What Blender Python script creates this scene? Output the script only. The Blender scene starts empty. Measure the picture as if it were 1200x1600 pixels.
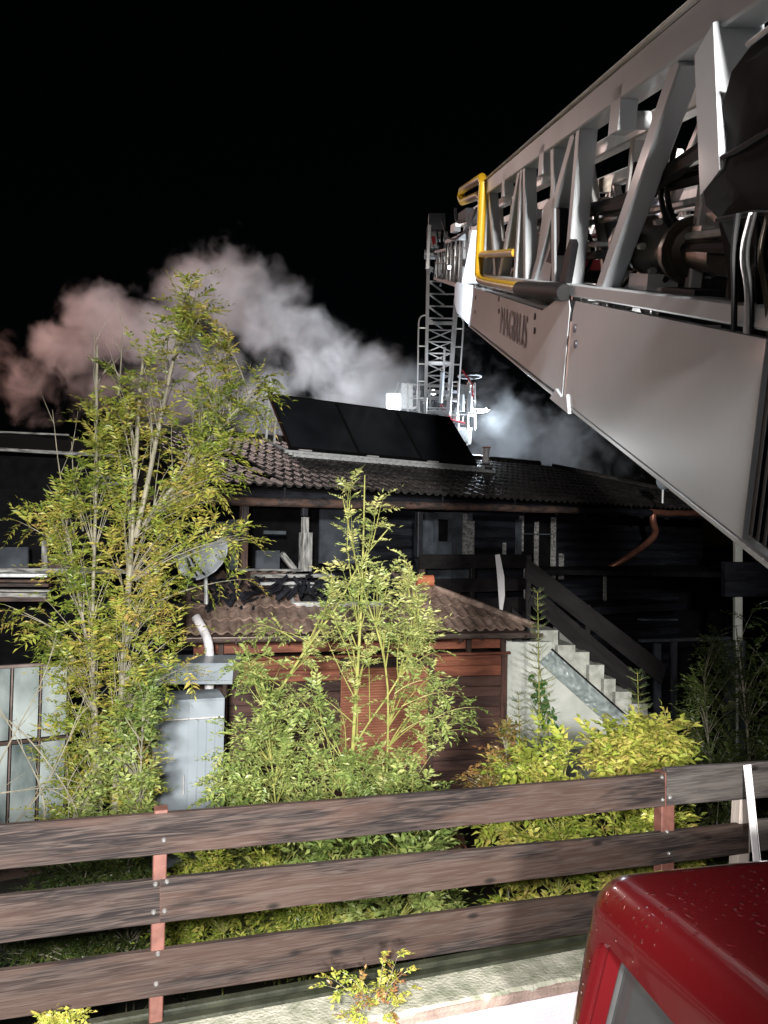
import bpy, bmesh, math, random
import numpy as np
from mathutils import Vector, Matrix, noise

random.seed(7)
RNG = np.random.default_rng(11)
R = math.radians
scene = bpy.context.scene
COL = scene.collection

# ------------------------------------------------------------------ camera
PITCH, ROLL, FOC = R(1.9), R(1.0), 1200.0
CAM = Vector((0, 0, 3.9))
cf = Vector((0, math.cos(PITCH), math.sin(PITCH)))
r0 = Vector((1, 0, 0)); u0 = Vector((0, -math.sin(PITCH), math.cos(PITCH)))
cr = r0 * math.cos(ROLL) + u0 * math.sin(ROLL)
cu = u0 * math.cos(ROLL) - r0 * math.sin(ROLL)
cam_d = bpy.data.cameras.new('camera'); cam = bpy.data.objects.new('camera', cam_d)
COL.objects.link(cam)
m = Matrix((cr, cu, -cf)).transposed().to_4x4(); m.translation = CAM
cam.matrix_world = m
cam_d.sensor_fit = 'VERTICAL'; cam_d.sensor_height = 32; cam_d.lens = 24
cam_d.clip_start = 0.05; cam_d.clip_end = 3000
scene.camera = cam

# ------------------------------------------------------------------ world, view, lights
w = bpy.data.worlds.new('World'); scene.world = w; w.use_nodes = True
nt = w.node_tree
bg = nt.nodes['Background']
sky = nt.nodes.new('ShaderNodeTexSky'); sky.sky_type = 'NISHITA'; sky.sun_disc = False
sky.sun_elevation = R(8); sky.sun_rotation = R(200)
nt.links.new(sky.outputs[0], bg.inputs[0]); bg.inputs[1].default_value = 0.00022
scene.view_settings.view_transform = 'Standard'; scene.view_settings.look = 'None'
scene.view_settings.exposure = 0.0; scene.view_settings.gamma = 1.0
scene.view_settings.use_curve_mapping = False
scene.render.engine = 'CYCLES'
cy = scene.cycles
cy.use_denoising = True; cy.max_bounces = 6; cy.diffuse_bounces = 3; cy.glossy_bounces = 3
cy.transmission_bounces = 4; cy.transparent_max_bounces = 8; cy.volume_bounces = 1
cy.sample_clamp_indirect = 4.0; cy.sample_clamp_direct = 0
cy.volume_step_rate = 1.0; cy.volume_max_steps = 128

def lamp(name, kind, loc, energy, color, size=0.2, aim=None, angle=60, blend=0.6):
    d = bpy.data.lights.new(name, kind); d.energy = energy; d.color = color
    if kind in ('SPOT', 'POINT'): d.shadow_soft_size = size
    if kind == 'AREA': d.size = size
    if kind == 'SPOT': d.spot_size = R(angle); d.spot_blend = blend
    o = bpy.data.objects.new(name, d); COL.objects.link(o); o.location = loc
    if aim is not None:
        o.rotation_euler = (Vector(aim) - Vector(loc)).to_track_quat('-Z', 'Y').to_euler()
    return o
moon = bpy.data.lights.new('moonlight', 'SUN'); moon.energy = 0.002; moon.angle = R(0.5); moon.color = (.8, .87, 1)
mo = bpy.data.objects.new('moonlight', moon); COL.objects.link(mo); mo.rotation_euler = (R(50), 0, R(200))
# floodlight mast of the fire engine the photographer stands on
lamp('truck_floodlight', 'SPOT', (0.45, -7.0, 6.0), 15500, (1.0, 0.965, 0.925), 0.30, (-0.8, 10, 3.6), 46, 0.75)
lamp('front_fill_spot', 'SPOT', (-0.24, -0.10, 4.08), 2500, (1.0, 0.965, 0.94), 0.14, (-0.68, 6, 1.55), 68, 0.6)  # fill added near the camera to light the fence and undergrowth
lamp('side_floodlight', 'SPOT', (-5.2, -3.5, 4.8), 190, (1.0, 0.93, 0.88), 0.14, (1.5, 3.5, 3.4), 60, 0.7)
# basket lamps, at the far end of the ladder
BKT = Vector((1.45, 21.5, 6.4))

# ------------------------------------------------------------------ pixel <-> place helpers (used to read real positions off known planes)
def ray(x, y): return cf + cr * ((x - 600) / FOC) - cu * ((y - 800) / FOC)
def P(x, y, Y):
    d = ray(x, y); return CAM + d * (Y / d.y)
def PL(x, y, p0, n):
    d = ray(x, y); return CAM + d * ((Vector(p0) - CAM).dot(n) / d.dot(n))
def proj(q):
    v = Vector(q) - CAM; k = v.dot(cf); return 600 + FOC * v.dot(cr) / k, 800 - FOC * v.dot(cu) / k

# ------------------------------------------------------------------ materials
def newmat(name):
    mt = bpy.data.materials.new(name); mt.use_nodes = True
    n = mt.node_tree; b = n.nodes['Principled BSDF']
    return mt, n, b
def col4(c): return (c[0], c[1], c[2], 1)
def simple(name, c, c2=None, rough=0.5, metal=0.0, scale=6.0, bump=0.0, bscale=40.0, stretch=(1, 1, 1), coat=0.0, per_obj=0.0, detail=6, lo=.35, hi=.65, spec=None, rvar=0.0):
    mt, n, b = newmat(name)
    N = n.nodes; L = n.links
    tc = N.new('ShaderNodeTexCoord'); mp = N.new('ShaderNodeMapping'); mp.inputs['Scale'].default_value = stretch
    L.new(tc.outputs['Object'], mp.inputs[0])
    oi = N.new('ShaderNodeObjectInfo')
    add = N.new('ShaderNodeVectorMath'); add.operation = 'ADD'
    sc_ = N.new('ShaderNodeMath'); sc_.operation = 'MULTIPLY'; sc_.inputs[1].default_value = 37.0
    L.new(oi.outputs['Random'], sc_.inputs[0]); L.new(mp.outputs[0], add.inputs[0]); L.new(sc_.outputs[0], add.inputs[1])
    no = N.new('ShaderNodeTexNoise'); no.inputs['Scale'].default_value = scale; no.inputs['Detail'].default_value = detail
    L.new(add.outputs[0], no.inputs['Vector'])
    rp = N.new('ShaderNodeValToRGB'); rp.color_ramp.elements[0].position = lo; rp.color_ramp.elements[1].position = hi
    rp.color_ramp.elements[0].color = col4(c); rp.color_ramp.elements[1].color = col4(c2 or c)
    L.new(no.outputs[0], rp.inputs[0])
    last = rp.outputs[0]
    if per_obj:
        hs = N.new('ShaderNodeHueSaturation'); mr = N.new('ShaderNodeMapRange')
        mr.inputs['To Min'].default_value = 1 - per_obj; mr.inputs['To Max'].default_value = 1 + per_obj
        L.new(oi.outputs['Random'], mr.inputs[0]); L.new(mr.outputs[0], hs.inputs['Value']); L.new(last, hs.inputs['Color'])
        last = hs.outputs[0]
    L.new(last, b.inputs['Base Color'])
    b.inputs['Roughness'].default_value = rough; b.inputs['Metallic'].default_value = metal
    if spec is not None: b.inputs['Specular IOR Level'].default_value = spec
    if rvar:
        mr = N.new('ShaderNodeMapRange'); mr.inputs['To Min'].default_value = rough - rvar; mr.inputs['To Max'].default_value = rough + rvar
        L.new(no.outputs[0], mr.inputs[0]); L.new(mr.outputs[0], b.inputs['Roughness'])
    b.inputs['Coat Weight'].default_value = coat; b.inputs['Coat Roughness'].default_value = .08
    if bump:
        n2 = N.new('ShaderNodeTexNoise'); n2.inputs['Scale'].default_value = bscale; n2.inputs['Detail'].default_value = 5
        L.new(add.outputs[0], n2.inputs['Vector'])
        bp = N.new('ShaderNodeBump'); bp.inputs['Strength'].default_value = bump; bp.inputs['Distance'].default_value = .01
        L.new(n2.outputs[0], bp.inputs['Height']); L.new(bp.outputs[0], b.inputs['Normal'])
    return mt
def wood(name, c1, c2, c3, rough=.75, scale=1.0, per_obj=.12, bump=.5):
    """planks: long axis is local X"""
    mt, n, b = newmat(name); N = n.nodes; L = n.links
    tc = N.new('ShaderNodeTexCoord'); oi = N.new('ShaderNodeObjectInfo')
    sc_ = N.new('ShaderNodeMath'); sc_.operation = 'MULTIPLY'; sc_.inputs[1].default_value = 53.0
    add = N.new('ShaderNodeVectorMath'); add.operation = 'ADD'
    L.new(oi.outputs['Random'], sc_.inputs[0]); L.new(tc.outputs['Object'], add.inputs[0]); L.new(sc_.outputs[0], add.inputs[1])
    def nz(st, s, d, dist=0.0):
        mp = N.new('ShaderNodeMapping'); mp.inputs['Scale'].default_value = st; L.new(add.outputs[0], mp.inputs[0])
        t = N.new('ShaderNodeTexNoise'); t.inputs['Scale'].default_value = s * scale; t.inputs['Detail'].default_value = d
        t.inputs['Distortion'].default_value = dist
        L.new(mp.outputs[0], t.inputs['Vector']); return t
    big = nz((.9, 5, 6), 1.6, 4, .6); grain = nz((1.1, 20, 24), 3.0, 8, 1.6); fine = nz((6, 120, 120), 2.0, 3)
    r1 = N.new('ShaderNodeValToRGB'); e = r1.color_ramp.elements; e[0].position = .42; e[1].position = .58
    e[0].color = col4(c1); e[1].color = col4(c2); L.new(big.outputs[0], r1.inputs[0])
    r2 = N.new('ShaderNodeValToRGB'); e = r2.color_ramp.elements; e[0].position = .42; e[1].position = .66
    e[0].color = (0, 0, 0, 1); e[1].color = (1, 1, 1, 1); L.new(grain.outputs[0], r2.inputs[0])
    mx = N.new('ShaderNodeMix'); mx.data_type = 'RGBA'; mx.inputs[7].default_value = col4(c3)
    fac = N.new('ShaderNodeMath'); fac.operation = 'MULTIPLY'; fac.inputs[1].default_value = .6
    L.new(r2.outputs[0], fac.inputs[0]); L.new(fac.outputs[0], mx.inputs[0]); L.new(r1.outputs[0], mx.inputs[6])
    mk = N.new('ShaderNodeMapping'); mk.inputs['Scale'].default_value = (3.0, .3, 6.5); L.new(add.outputs[0], mk.inputs[0])
    vo = N.new('ShaderNodeTexVoronoi'); vo.inputs['Scale'].default_value = 1.0; L.new(mk.outputs[0], vo.inputs['Vector'])
    kr = N.new('ShaderNodeMapRange'); kr.inputs['From Min'].default_value = .05; kr.inputs['From Max'].default_value = .13; kr.inputs['To Min'].default_value = .22; kr.inputs['To Max'].default_value = 1
    L.new(vo.outputs['Distance'], kr.inputs[0])
    hs = N.new('ShaderNodeHueSaturation'); mr = N.new('ShaderNodeMapRange')
    mr.inputs['To Min'].default_value = 1 - per_obj; mr.inputs['To Max'].default_value = 1 + per_obj
    km = N.new('ShaderNodeMath'); km.operation = 'MULTIPLY'; L.new(kr.outputs[0], km.inputs[0])
    L.new(oi.outputs['Random'], mr.inputs[0]); L.new(mr.outputs[0], km.inputs[1]); L.new(km.outputs[0], hs.inputs['Value']); L.new(mx.outputs[2], hs.inputs['Color'])
    L.new(hs.outputs[0], b.inputs['Base Color']); b.inputs['Roughness'].default_value = rough; b.inputs['Specular IOR Level'].default_value = .22
    ad = N.new('ShaderNodeMath'); ad.operation = 'ADD'; L.new(grain.outputs[0], ad.inputs[0]); L.new(fine.outputs[0], ad.inputs[1])
    bp = N.new('ShaderNodeBump'); bp.inputs['Strength'].default_value = bump; bp.inputs['Distance'].default_value = .004
    L.new(ad.outputs[0], bp.inputs['Height']); L.new(bp.outputs[0], b.inputs['Normal'])
    return mt
def leafmat(name, cols, rough=.42, trans=.35):
    """cols: colours chosen per leaflet by random"""
    mt, n, b = newmat(name); N = n.nodes; L = n.links
    g = N.new('ShaderNodeNewGeometry'); rp = N.new('ShaderNodeValToRGB'); rp.color_ramp.interpolation = 'LINEAR'
    els = rp.color_ramp.elements
    while len(els) < len(cols): els.new(0.5)
    for i, c in enumerate(cols):
        els[i].position = i / max(1, len(cols) - 1); els[i].color = col4(c)
    # island random blended with a slow noise so that sprays differ in tone as well
    tc = N.new('ShaderNodeTexCoord'); no = N.new('ShaderNodeTexNoise'); no.inputs['Scale'].default_value = 1.7; no.inputs['Detail'].default_value = 2
    L.new(g.outputs['Position'], no.inputs['Vector'])
    a = N.new('ShaderNodeMath'); a.operation = 'MULTIPLY_ADD'; a.inputs[1].default_value = .62; L.new(g.outputs['Random Per Island'], a.inputs[0])
    c_ = N.new('ShaderNodeMapRange'); c_.inputs['From Min'].default_value = .3; c_.inputs['From Max'].default_value = .7
    c_.inputs['To Min'].default_value = -.12; c_.inputs['To Max'].default_value = .5
    L.new(no.outputs[0], c_.inputs[0]); L.new(c_.outputs[0], a.inputs[2])
    L.new(a.outputs[0], rp.inputs[0]); L.new(rp.outputs[0], b.inputs['Base Color'])
    b.inputs['Roughness'].default_value = rough
    tr = N.new('ShaderNodeBsdfTranslucent'); mx = N.new('ShaderNodeMixShader'); mx.inputs[0].default_value = trans
    L.new(rp.outputs[0], tr.inputs[0]); L.new(b.outputs[0], mx.inputs[1]); L.new(tr.outputs[0], mx.inputs[2])
    L.new(mx.outputs[0], n.nodes['Material Output'].inputs['Surface'])
    return mt
def emit(name, c, s):
    mt, n, b = newmat(name); b.inputs['Base Color'].default_value = col4(c)
    b.inputs['Emission Color'].default_value = col4(c); b.inputs['Emission Strength'].default_value = s
    return mt

M = {}
M['white'] = simple('white_paint', (.48, .51, .54), (.56, .585, .61), .44, scale=2.3, bump=.03, bscale=5, coat=.12, lo=.3, hi=.7, rvar=.06)
M['alu'] = simple('brushed_aluminium', (.55, .54, .53), (.68, .66, .64), .42, .55, scale=9, bump=.05, per_obj=.08)
M['steel'] = simple('galvanised_steel', (.42, .44, .45), (.60, .62, .62), .5, .3, scale=14, bump=.06, per_obj=.1)
M['grey_plate'] = simple('grey_plate', (.22, .22, .25), (.28, .28, .30), .5, .2, scale=4)
M['yellow'] = simple('yellow_paint', (.62, .36, .012), (.52, .28, .012), .35, scale=9, bump=.05, coat=.2)
M['black_rubber'] = simple('black_rubber', (.006, .006, .007), (.011, .010, .011), .65, spec=.25, scale=20, bump=.15)
M['black_cloth'] = simple('black_tarpaulin', (.004, .004, .005), (.008, .008, .008), .8, spec=.15, scale=5, bump=.6, bscale=7)
M['bronze'] = simple('worn_gunmetal', (.09, .075, .06), (.17, .145, .12), .38, .75, scale=12, bump=.15)
M['red'] = simple('red_lacquer', (.042, .0022, .003), (.036, .002, .0028), .22, coat=.6, scale=2)
M['ladder_red'] = simple('red_tape', (.5, .02, .03), (.4, .02, .03), .4)
M['dark_print'] = simple('dark_print', (.035, .035, .045), (.05, .05, .06), .5)
M['grey_print'] = simple('grey_print', (.10, .10, .12), (.14, .14, .16), .5)
M['fence_wood'] = wood('weathered_board', (.007, .005, .005), (.034, .020, .0155), (.066, .050, .043), .8)
M['fence_wood_pale'] = wood('bleached_board', (.025, .021, .020), (.065, .057, .052), (.10, .09, .084), .75)
M['post_red'] = simple('oxide_red_steel', (.075, .028, .020), (.12, .048, .036), .6, scale=18, bump=.2)
M['post_grey'] = wood('grey_post', (.18, .15, .13), (.3, .26, .23), (.36, .32, .3))
M['bolt'] = simple('zinc_bolt', (.6, .6, .6), (.75, .75, .74), .3, .9)
M['strap'] = simple('white_webbing', (.80, .78, .79), (.84, .82, .83), .8, scale=60, bump=.3, bscale=160)
M['concrete_moss'] = simple('mossy_concrete', (.16, .17, .12), (.34, .33, .27), .9, scale=9, bump=.8, bscale=60)
M['concrete_edge'] = simple('concrete_edge', (.17, .12, .10), (.27, .20, .17), .9, scale=14, bump=.6, bscale=70)
M['plaster'] = simple('pinkish_plaster', (.58, .50, .53), (.66, .58, .61), .85, scale=3, bump=.25, bscale=90)
M['dark_rail'] = simple('dark_profile', (.012, .014, .010), (.03, .032, .022), .3, scale=8, bump=.2)
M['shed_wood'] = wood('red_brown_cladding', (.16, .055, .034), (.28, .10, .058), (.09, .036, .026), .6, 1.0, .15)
M['shed_dark'] = wood('dark_brown_cladding', (.040, .022, .019), (.085, .042, .033), (.11, .07, .06), .65, 1.0, .18)
M['shutter'] = simple('orange_brown_slats', (.36, .145, .085), (.30, .115, .065), .7, scale=5, per_obj=.1)
M['dark_wood'] = wood('dark_brown_beam', (.02, .014, .012), (.05, .032, .026), (.09, .06, .05), .7)
M['char'] = wood('charred_log', (.004, .004, .006), (.010, .011, .015), (.026, .029, .038), .5, 1.0, .4, .9)
M['char_brown'] = wood('scorched_beam', (.022, .017, .016), (.10, .055, .038), (.12, .10, .10), .6, 1.0, .2, .8)
M['rail_black'] = wood('black_stained_board', (.005, .0045, .005), (.011, .010, .010), (.020, .017, .018), .6)
M['ash_white'] = simple('ash_covered_wood', (.07, .07, .07), (.36, .36, .345), .9, scale=14, bump=.8, stretch=(.4, 2, 2))
M['soot_wall'] = simple('sooty_plaster', (.016, .020, .026), (.055, .066, .080), .9, scale=3.5, bump=.4)
M['black_void'] = simple('soot_and_shade_black', (.002, .002, .0026), (.005, .005, .006), .9, spec=.1)  # charred parts; also the shade of openings and carport as colour
M['tile'] = simple('brown_roof_tile', (.15, .10, .08), (.30, .22, .18), .55, scale=11, bump=.45, bscale=60, per_obj=.3)
M['tile_main'] = simple('sooty_roof_tile', (.017, .0165, .0165), (.048, .044, .042), .36, scale=9, bump=.45, bscale=60, per_obj=.35)
M['terracotta'] = simple('terracotta', (.55, .17, .08), (.42, .13, .07), .8, scale=10, bump=.2)
M['copper'] = simple('copper_pipe', (.36, .16, .11), (.24, .10, .07), .45, .6, scale=8)
M['gutter'] = simple('brown_gutter', (.10, .075, .065), (.17, .13, .115), .4, .4, scale=6)
M['solar'] = simple('solar_glass', (.010, .011, .014), (.016, .018, .022), .3, scale=2, coat=.3)
M['solar_frame'] = simple('black_frame', (.012, .012, .013), (.016, .016, .016), .4, .6)
M['stair'] = simple('whitewashed_concrete', (.46, .49, .44), (.60, .62, .57), .85, scale=3, bump=.3, bscale=50)
M['step'] = simple('stair_concrete', (.30, .31, .27), (.50, .51, .46), .85, scale=7, bump=.4)
M['sheet'] = simple('wrinkled_grey_sheet', (.20, .24, .235), (.36, .41, .40), .4, .0, scale=8, bump=.5, bscale=14, stretch=(1, 4, 1))
M['cabinet'] = simple('pale_blue_metal', (.27, .315, .35), (.34, .385, .42), .3, .1, scale=1.5, bump=.04, bscale=4)
M['glasshouse'] = simple('milky_pane', (.05, .075, .075), (.36, .41, .40), .35, 0, scale=1.6, bump=.2, bscale=6, stretch=(1.4, 1, .6))
M['dish'] = simple('dish_grey', (.50, .54, .58), (.58, .62, .66), .45, scale=3)
M['pipe_white'] = simple('white_plastic', (.62, .60, .62), (.70, .68, .70), .4)
M['bark'] = simple('young_bark', (.12, .115, .085), (.24, .22, .16), .8, scale=20, bump=.4, stretch=(1, 1, .3))
M['bark_green'] = simple('green_stem', (.16, .18, .04), (.26, .25, .07), .6, scale=14)
M['soil'] = simple('dark_soil', (.012, .012, .008), (.03, .03, .018), .95, scale=5, bump=.8, bscale=20)
M['asphalt'] = simple('asphalt', (.04, .04, .042), (.06, .06, .062), .7, scale=30, bump=.4, bscale=200)
M['glass_dark'] = simple('cab_glass', (.02, .022, .022), (.035, .038, .038), .08, scale=1.5, coat=.5)
M['seal'] = simple('rubber_seal', (.02, .02, .02), (.03, .03, .03), .5)
M['interior'] = simple('grey_lining', (.12, .12, .115), (.2, .2, .19), .8)
M['lamp_white'] = emit('lamp_lens', (.93, .97, 1.0), 14)
M['lamp_small'] = emit('small_lamp_lens', (.93, .96, 1.0), 10)
M['bush_green'] = leafmat('leaf_green', [(.10, .16, .04), (.17, .24, .06), (.28, .34, .10), (.40, .41, .14)])
M['tree_leaf'] = leafmat('leaf_yellow_green', [(.09, .15, .022), (.17, .23, .035), (.27, .31, .05), (.38, .34, .07), (.42, .30, .10)])
M['tree2_leaf'] = leafmat('leaf_pale_green', [(.12, .20, .05), (.22, .29, .075), (.34, .38, .13), (.48, .46, .17)])
M['yellow_leaf'] = leafmat('leaf_yellow', [(.15, .22, .03), (.27, .33, .05), (.42, .42, .085), (.50, .40, .12)])
M['autumn_leaf'] = leafmat('leaf_autumn', [(.10, .12, .03), (.22, .16, .05), (.28, .14, .05), (.22, .06, .04)])
M['dark_leaf'] = leafmat('leaf_dark', [(.025, .045, .012), (.045, .07, .016), (.08, .09, .02)], trans=.2)  # darker leaf copy, dimness of the outer plants put into colour
M['needle'] = leafmat('spruce_needle', [(.05, .09, .03), (.09, .13, .05), (.16, .17, .07)], trans=.15)
M['ivy_leaf'] = leafmat('ivy_leaf', [(.03, .10, .02), (.06, .17, .03), (.09, .22, .05)])

# wet lacquer with drops for the cab roof
def wet_red():
    mt, n, b = newmat('wet_red_lacquer'); N = n.nodes; L = n.links
    b.inputs['Base Color'].default_value = (.034, .0014, .0020, 1); b.inputs['Roughness'].default_value = .25
    b.inputs['Coat Weight'].default_value = .7; b.inputs['Coat Roughness'].default_value = .05
    tc = N.new('ShaderNodeTexCoord')
    v = N.new('ShaderNodeTexVoronoi'); v.inputs['Scale'].default_value = 42; v.feature = 'SMOOTH_F1'; L.new(tc.outputs['Object'], v.inputs['Vector'])
    r = N.new('ShaderNodeMapRange'); r.inputs['From Min'].default_value = 0; r.inputs['From Max'].default_value = .28
    r.inputs['To Min'].default_value = 1; r.inputs['To Max'].default_value = 0; r.interpolation_type = 'SMOOTHSTEP'; L.new(v.outputs['Distance'], r.inputs[0])
    no = N.new('ShaderNodeTexNoise'); no.inputs['Scale'].default_value = 3.2; L.new(tc.outputs['Object'], no.inputs['Vector'])
    g = N.new('ShaderNodeMapRange'); g.inputs['From Min'].default_value = .5; g.inputs['From Max'].default_value = .6; L.new(no.outputs[0], g.inputs[0])
    mu = N.new('ShaderNodeMath'); mu.operation = 'MULTIPLY'; L.new(r.outputs[0], mu.inputs[0]); L.new(g.outputs[0], mu.inputs[1])
    bp = N.new('ShaderNodeBump'); bp.inputs['Strength'].default_value = .8; bp.inputs['Distance'].default_value = .004
    L.new(mu.outputs[0], bp.inputs['Height']); L.new(bp.outputs[0], b.inputs['Normal']); L.new(bp.outputs[0], b.inputs['Coat Normal'])
    return mt
M['wet_red'] = wet_red()

# ------------------------------------------------------------------ object helpers
W = {}
def reg(o, mw): W[o.name] = mw
def thing(name, label, cat, loc=(0, 0, 0), group=None):
    o = bpy.data.objects.new(name, None); COL.objects.link(o); o.empty_display_size = .2
    o.location = loc; reg(o, Matrix.Translation(Vector(loc)))
    o['label'] = label; o['category'] = cat
    if group: o['group'] = group
    return o
def link(name, me, parent=None, mw=None, kind=None, label=None):
    o = bpy.data.objects.new(name, me); COL.objects.link(o)
    mw = mw or Matrix.Identity(4)
    if parent is not None:
        o.parent = parent; o.matrix_parent_inverse = Matrix.Identity(4)
        o.matrix_basis = W[parent.name].inverted() @ mw
    else: o.matrix_basis = mw
    reg(o, mw)
    if kind: o['kind'] = kind
    if label: o['label'] = label
    return o
def tag(o, label, cat, group=None):
    o['label'] = label; o['category'] = cat
    if group: o['group'] = group
    return o
class MB:
    def __init__(s): s.v = []; s.f = []
    def add(s, vs, fs):
        k = len(s.v); s.v += [Vector(x) for x in vs]; s.f += [tuple(i + k for i in f) for f in fs]; return s
    def box(s, c, x, y, z):
        """centre, half-axis vectors"""
        c, x, y, z = Vector(c), Vector(x), Vector(y), Vector(z)
        vs = [c + x * a + y * b + z * d for a in (-1, 1) for b in (-1, 1) for d in (-1, 1)]
        return s.add(vs, [(0, 1, 3, 2), (4, 6, 7, 5), (0, 4, 5, 1), (2, 3, 7, 6), (0, 2, 6, 4), (1, 5, 7, 3)])
    def beam(s, p0, p1, wd, ht, up=(0, 0, 1), c=None):
        """chamfered bar; wd across, ht along up"""
        p0, p1 = Vector(p0), Vector(p1); x = (p1 - p0).normalized(); up = Vector(up)
        y = up.cross(x)
        if y.length < 1e-4: y = Vector((1, 0, 0)).cross(x)
        y.normalize(); z = x.cross(y)
        c = min(wd, ht) * .12 if c is None else c
        a, b = wd / 2, ht / 2
        sec = [(-a + c, -b), (a - c, -b), (a, -b + c), (a, b - c), (a - c, b), (-a + c, b), (-a, b - c), (-a, -b + c)]
        vs = [p + y * q[0] + z * q[1] for p in (p0, p1) for q in sec]
        return s.add(vs, [(i, (i + 1) % 8, 8 + (i + 1) % 8, 8 + i) for i in range(8)] + [tuple(range(7, -1, -1)), tuple(range(8, 16))])
    def tube(s, pts, r, n=8, cap=True):
        pts = [Vector(p) for p in pts]; k = len(s.v)
        rs = r if isinstance(r, (list, tuple)) else [r] * len(pts)
        t = (pts[1] - pts[0]).normalized(); a = t.orthogonal().normalized()
        for i, p in enumerate(pts):
            tt = (pts[min(i + 1, len(pts) - 1)] - pts[max(i - 1, 0)]).normalized()
            a = (a - tt * a.dot(tt)); a = a.normalized() if a.length > 1e-6 else tt.orthogonal().normalized()
            b = tt.cross(a)
            for j in range(n):
                th = 2 * math.pi * j / n; s.v.append(p + (a * math.cos(th) + b * math.sin(th)) * rs[i])
        for i in range(len(pts) - 1):
            for j in range(n):
                s.f.append((k + i * n + j, k + i * n + (j + 1) % n, k + (i + 1) * n + (j + 1) % n, k + (i + 1) * n + j))
        if cap:
            s.f.append(tuple(k + j for j in range(n - 1, -1, -1))); s.f.append(tuple(k + (len(pts) - 1) * n + j for j in range(n)))
        return s
    def prism(s, pts, ext):
        n = len(pts); ext = Vector(ext); pts = [Vector(p) for p in pts]
        return s.add(pts + [p + ext for p in pts], [tuple(range(n - 1, -1, -1)), tuple(range(n, 2 * n))] + [(i, (i + 1) % n, n + (i + 1) % n, n + i) for i in range(n)])
    def mesh(s, name, smooth=False, org=None, rot=None):
        inv = None
        if org is None:
            lo = [min(v[i] for v in s.v) for i in range(3)]; hi = [max(v[i] for v in s.v) for i in range(3)]
            org = Vector([(a + b) / 2 for a, b in zip(lo, hi)])
        mw = Matrix.Translation(org)
        if rot is not None: mw = mw @ rot
        inv = mw.inverted()
        me = bpy.data.meshes.new(name); me.from_pydata([inv @ v for v in s.v], [], s.f)
        bm = bmesh.new(); bm.from_mesh(me); bmesh.ops.recalc_face_normals(bm, faces=bm.faces); bm.to_mesh(me); bm.free()
        if smooth:
            me.polygons.foreach_set('use_smooth', [True] * len(me.polygons))
            try: me.set_sharp_from_angle(angle=R(40))
            except Exception: pass
        return me, mw
    def build(s, name, mat, parent=None, smooth=False, kind=None, label=None, rot=None):
        me, mw = s.mesh(name, smooth, None, rot); me.materials.append(M[mat])
        return link(name, me, parent, mw, kind, label)
def axis_rot(d, up=(0, 0, 1)):
    x = Vector(d).normalized(); y = Vector(up).cross(x)
    if y.length < 1e-4: y = Vector((0, 1, 0))
    y.normalize(); z = x.cross(y)
    return Matrix((x, y, z)).transposed().to_4x4()
def beam(name, p0, p1, wd, ht, mat, parent=None, up=(0, 0, 1), c=None, **k):
    """one bar, its grain running along local X"""
    return MB().beam(p0, p1, wd, ht, up, c).build(name, mat, parent, rot=axis_rot(Vector(p1) - Vector(p0), up), **k)
def tube(name, pts, r, mat, parent=None, n=10, **k):
    return MB().tube(pts, r, n).build(name, mat, parent, smooth=True, **k)
def smoothpts(pts, it=3):
    pts = [Vector(p) for p in pts]
    for _ in range(it):
        q = [pts[0]]
        for a, b in zip(pts, pts[1:]): q += [a.lerp(b, .25), a.lerp(b, .75)]
        q.append(pts[-1]); pts = q
    return pts
def kv(*ws): return Vector(ws)

# ================================================================== SETTING: ground
Z0 = 0.0
g = MB().add([(-400, -60, 0), (400, -60, 0), (400, 900, 0), (-400, 900, 0)], [(0, 1, 2, 3)]).build('ground', 'soil', kind='structure')

# fence line in plan
F0 = Vector((-1.0, 3.4, 0)); FD = Vector((2.58, .9, 0)).normalized(); FN = Vector((-FD.y, FD.x, 0))  # FN points away from camera
def fpt(x, y, off=0.0): return PL(x, y, F0 + FN * off, FN)
rd = MB()
c0 = F0 - FD * 30 - FN * .5; c1 = F0 + FD * 40 - FN * .5
rd.add([Vector((c0.x, c0.y, .006)), Vector((c1.x, c1.y, .006)), Vector((c1.x, c1.y, .006)) - FN * 22, Vector((c0.x, c0.y, .006)) - FN * 22], [(0, 1, 2, 3)])
rd.build('road', 'asphalt', kind='structure')

# retaining wall with coping
cz = 1.76
wall = thing('retaining_wall', 'low pinkish plastered wall with a mossy concrete coping under the board fence', 'wall', (F0.x, F0.y, 0))
a0 = F0 - FD * 9; a1 = F0 + FD * 14
def wb(name, o0, o1, z0, z1, mat, k0=-9, k1=14, bumpy=False):
    b_ = MB(); p = F0 + FD * k0; q = F0 + FD * k1
    n = 60 if bumpy else 1
    rows = []
    for i in range(n + 1):
        c = p.lerp(q, i / n); j = (lambda: random.uniform(-.006, .006)) if bumpy else (lambda: 0)
        rows.append([c + FN * (o0 + j()) + kv(0, 0, z0), c + FN * o1 + kv(0, 0, z0), c + FN * o1 + kv(0, 0, z1), c + FN * (o0 + .015 + j()) + kv(0, 0, z1 + j() * .4), c + FN * (o0 + j()) + kv(0, 0, z1 - .012 + j())])
    vs = [v for r_ in rows for v in r_]; fs = []
    for i in range(n):
        for k in range(5): fs.append((i * 5 + k, i * 5 + (k + 1) % 5, (i + 1) * 5 + (k + 1) % 5, (i + 1) * 5 + k))
    fs += [(4, 3, 2, 1, 0), tuple(n * 5 + k for k in range(5))]
    return b_.add(vs, fs).build(name, mat, wall, rot=axis_rot(FD))
wb('wall_face', -.205, -.03, 0, cz - .062, 'plaster')
for i in range(8):   # coping slabs
    k0 = -9 + i * 2.9
    wb('coping_slab', -.235, -.015, cz - .055, cz + random.uniform(-.002, .002), 'concrete_moss', k0 + .006, k0 + 2.894, True)
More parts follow.
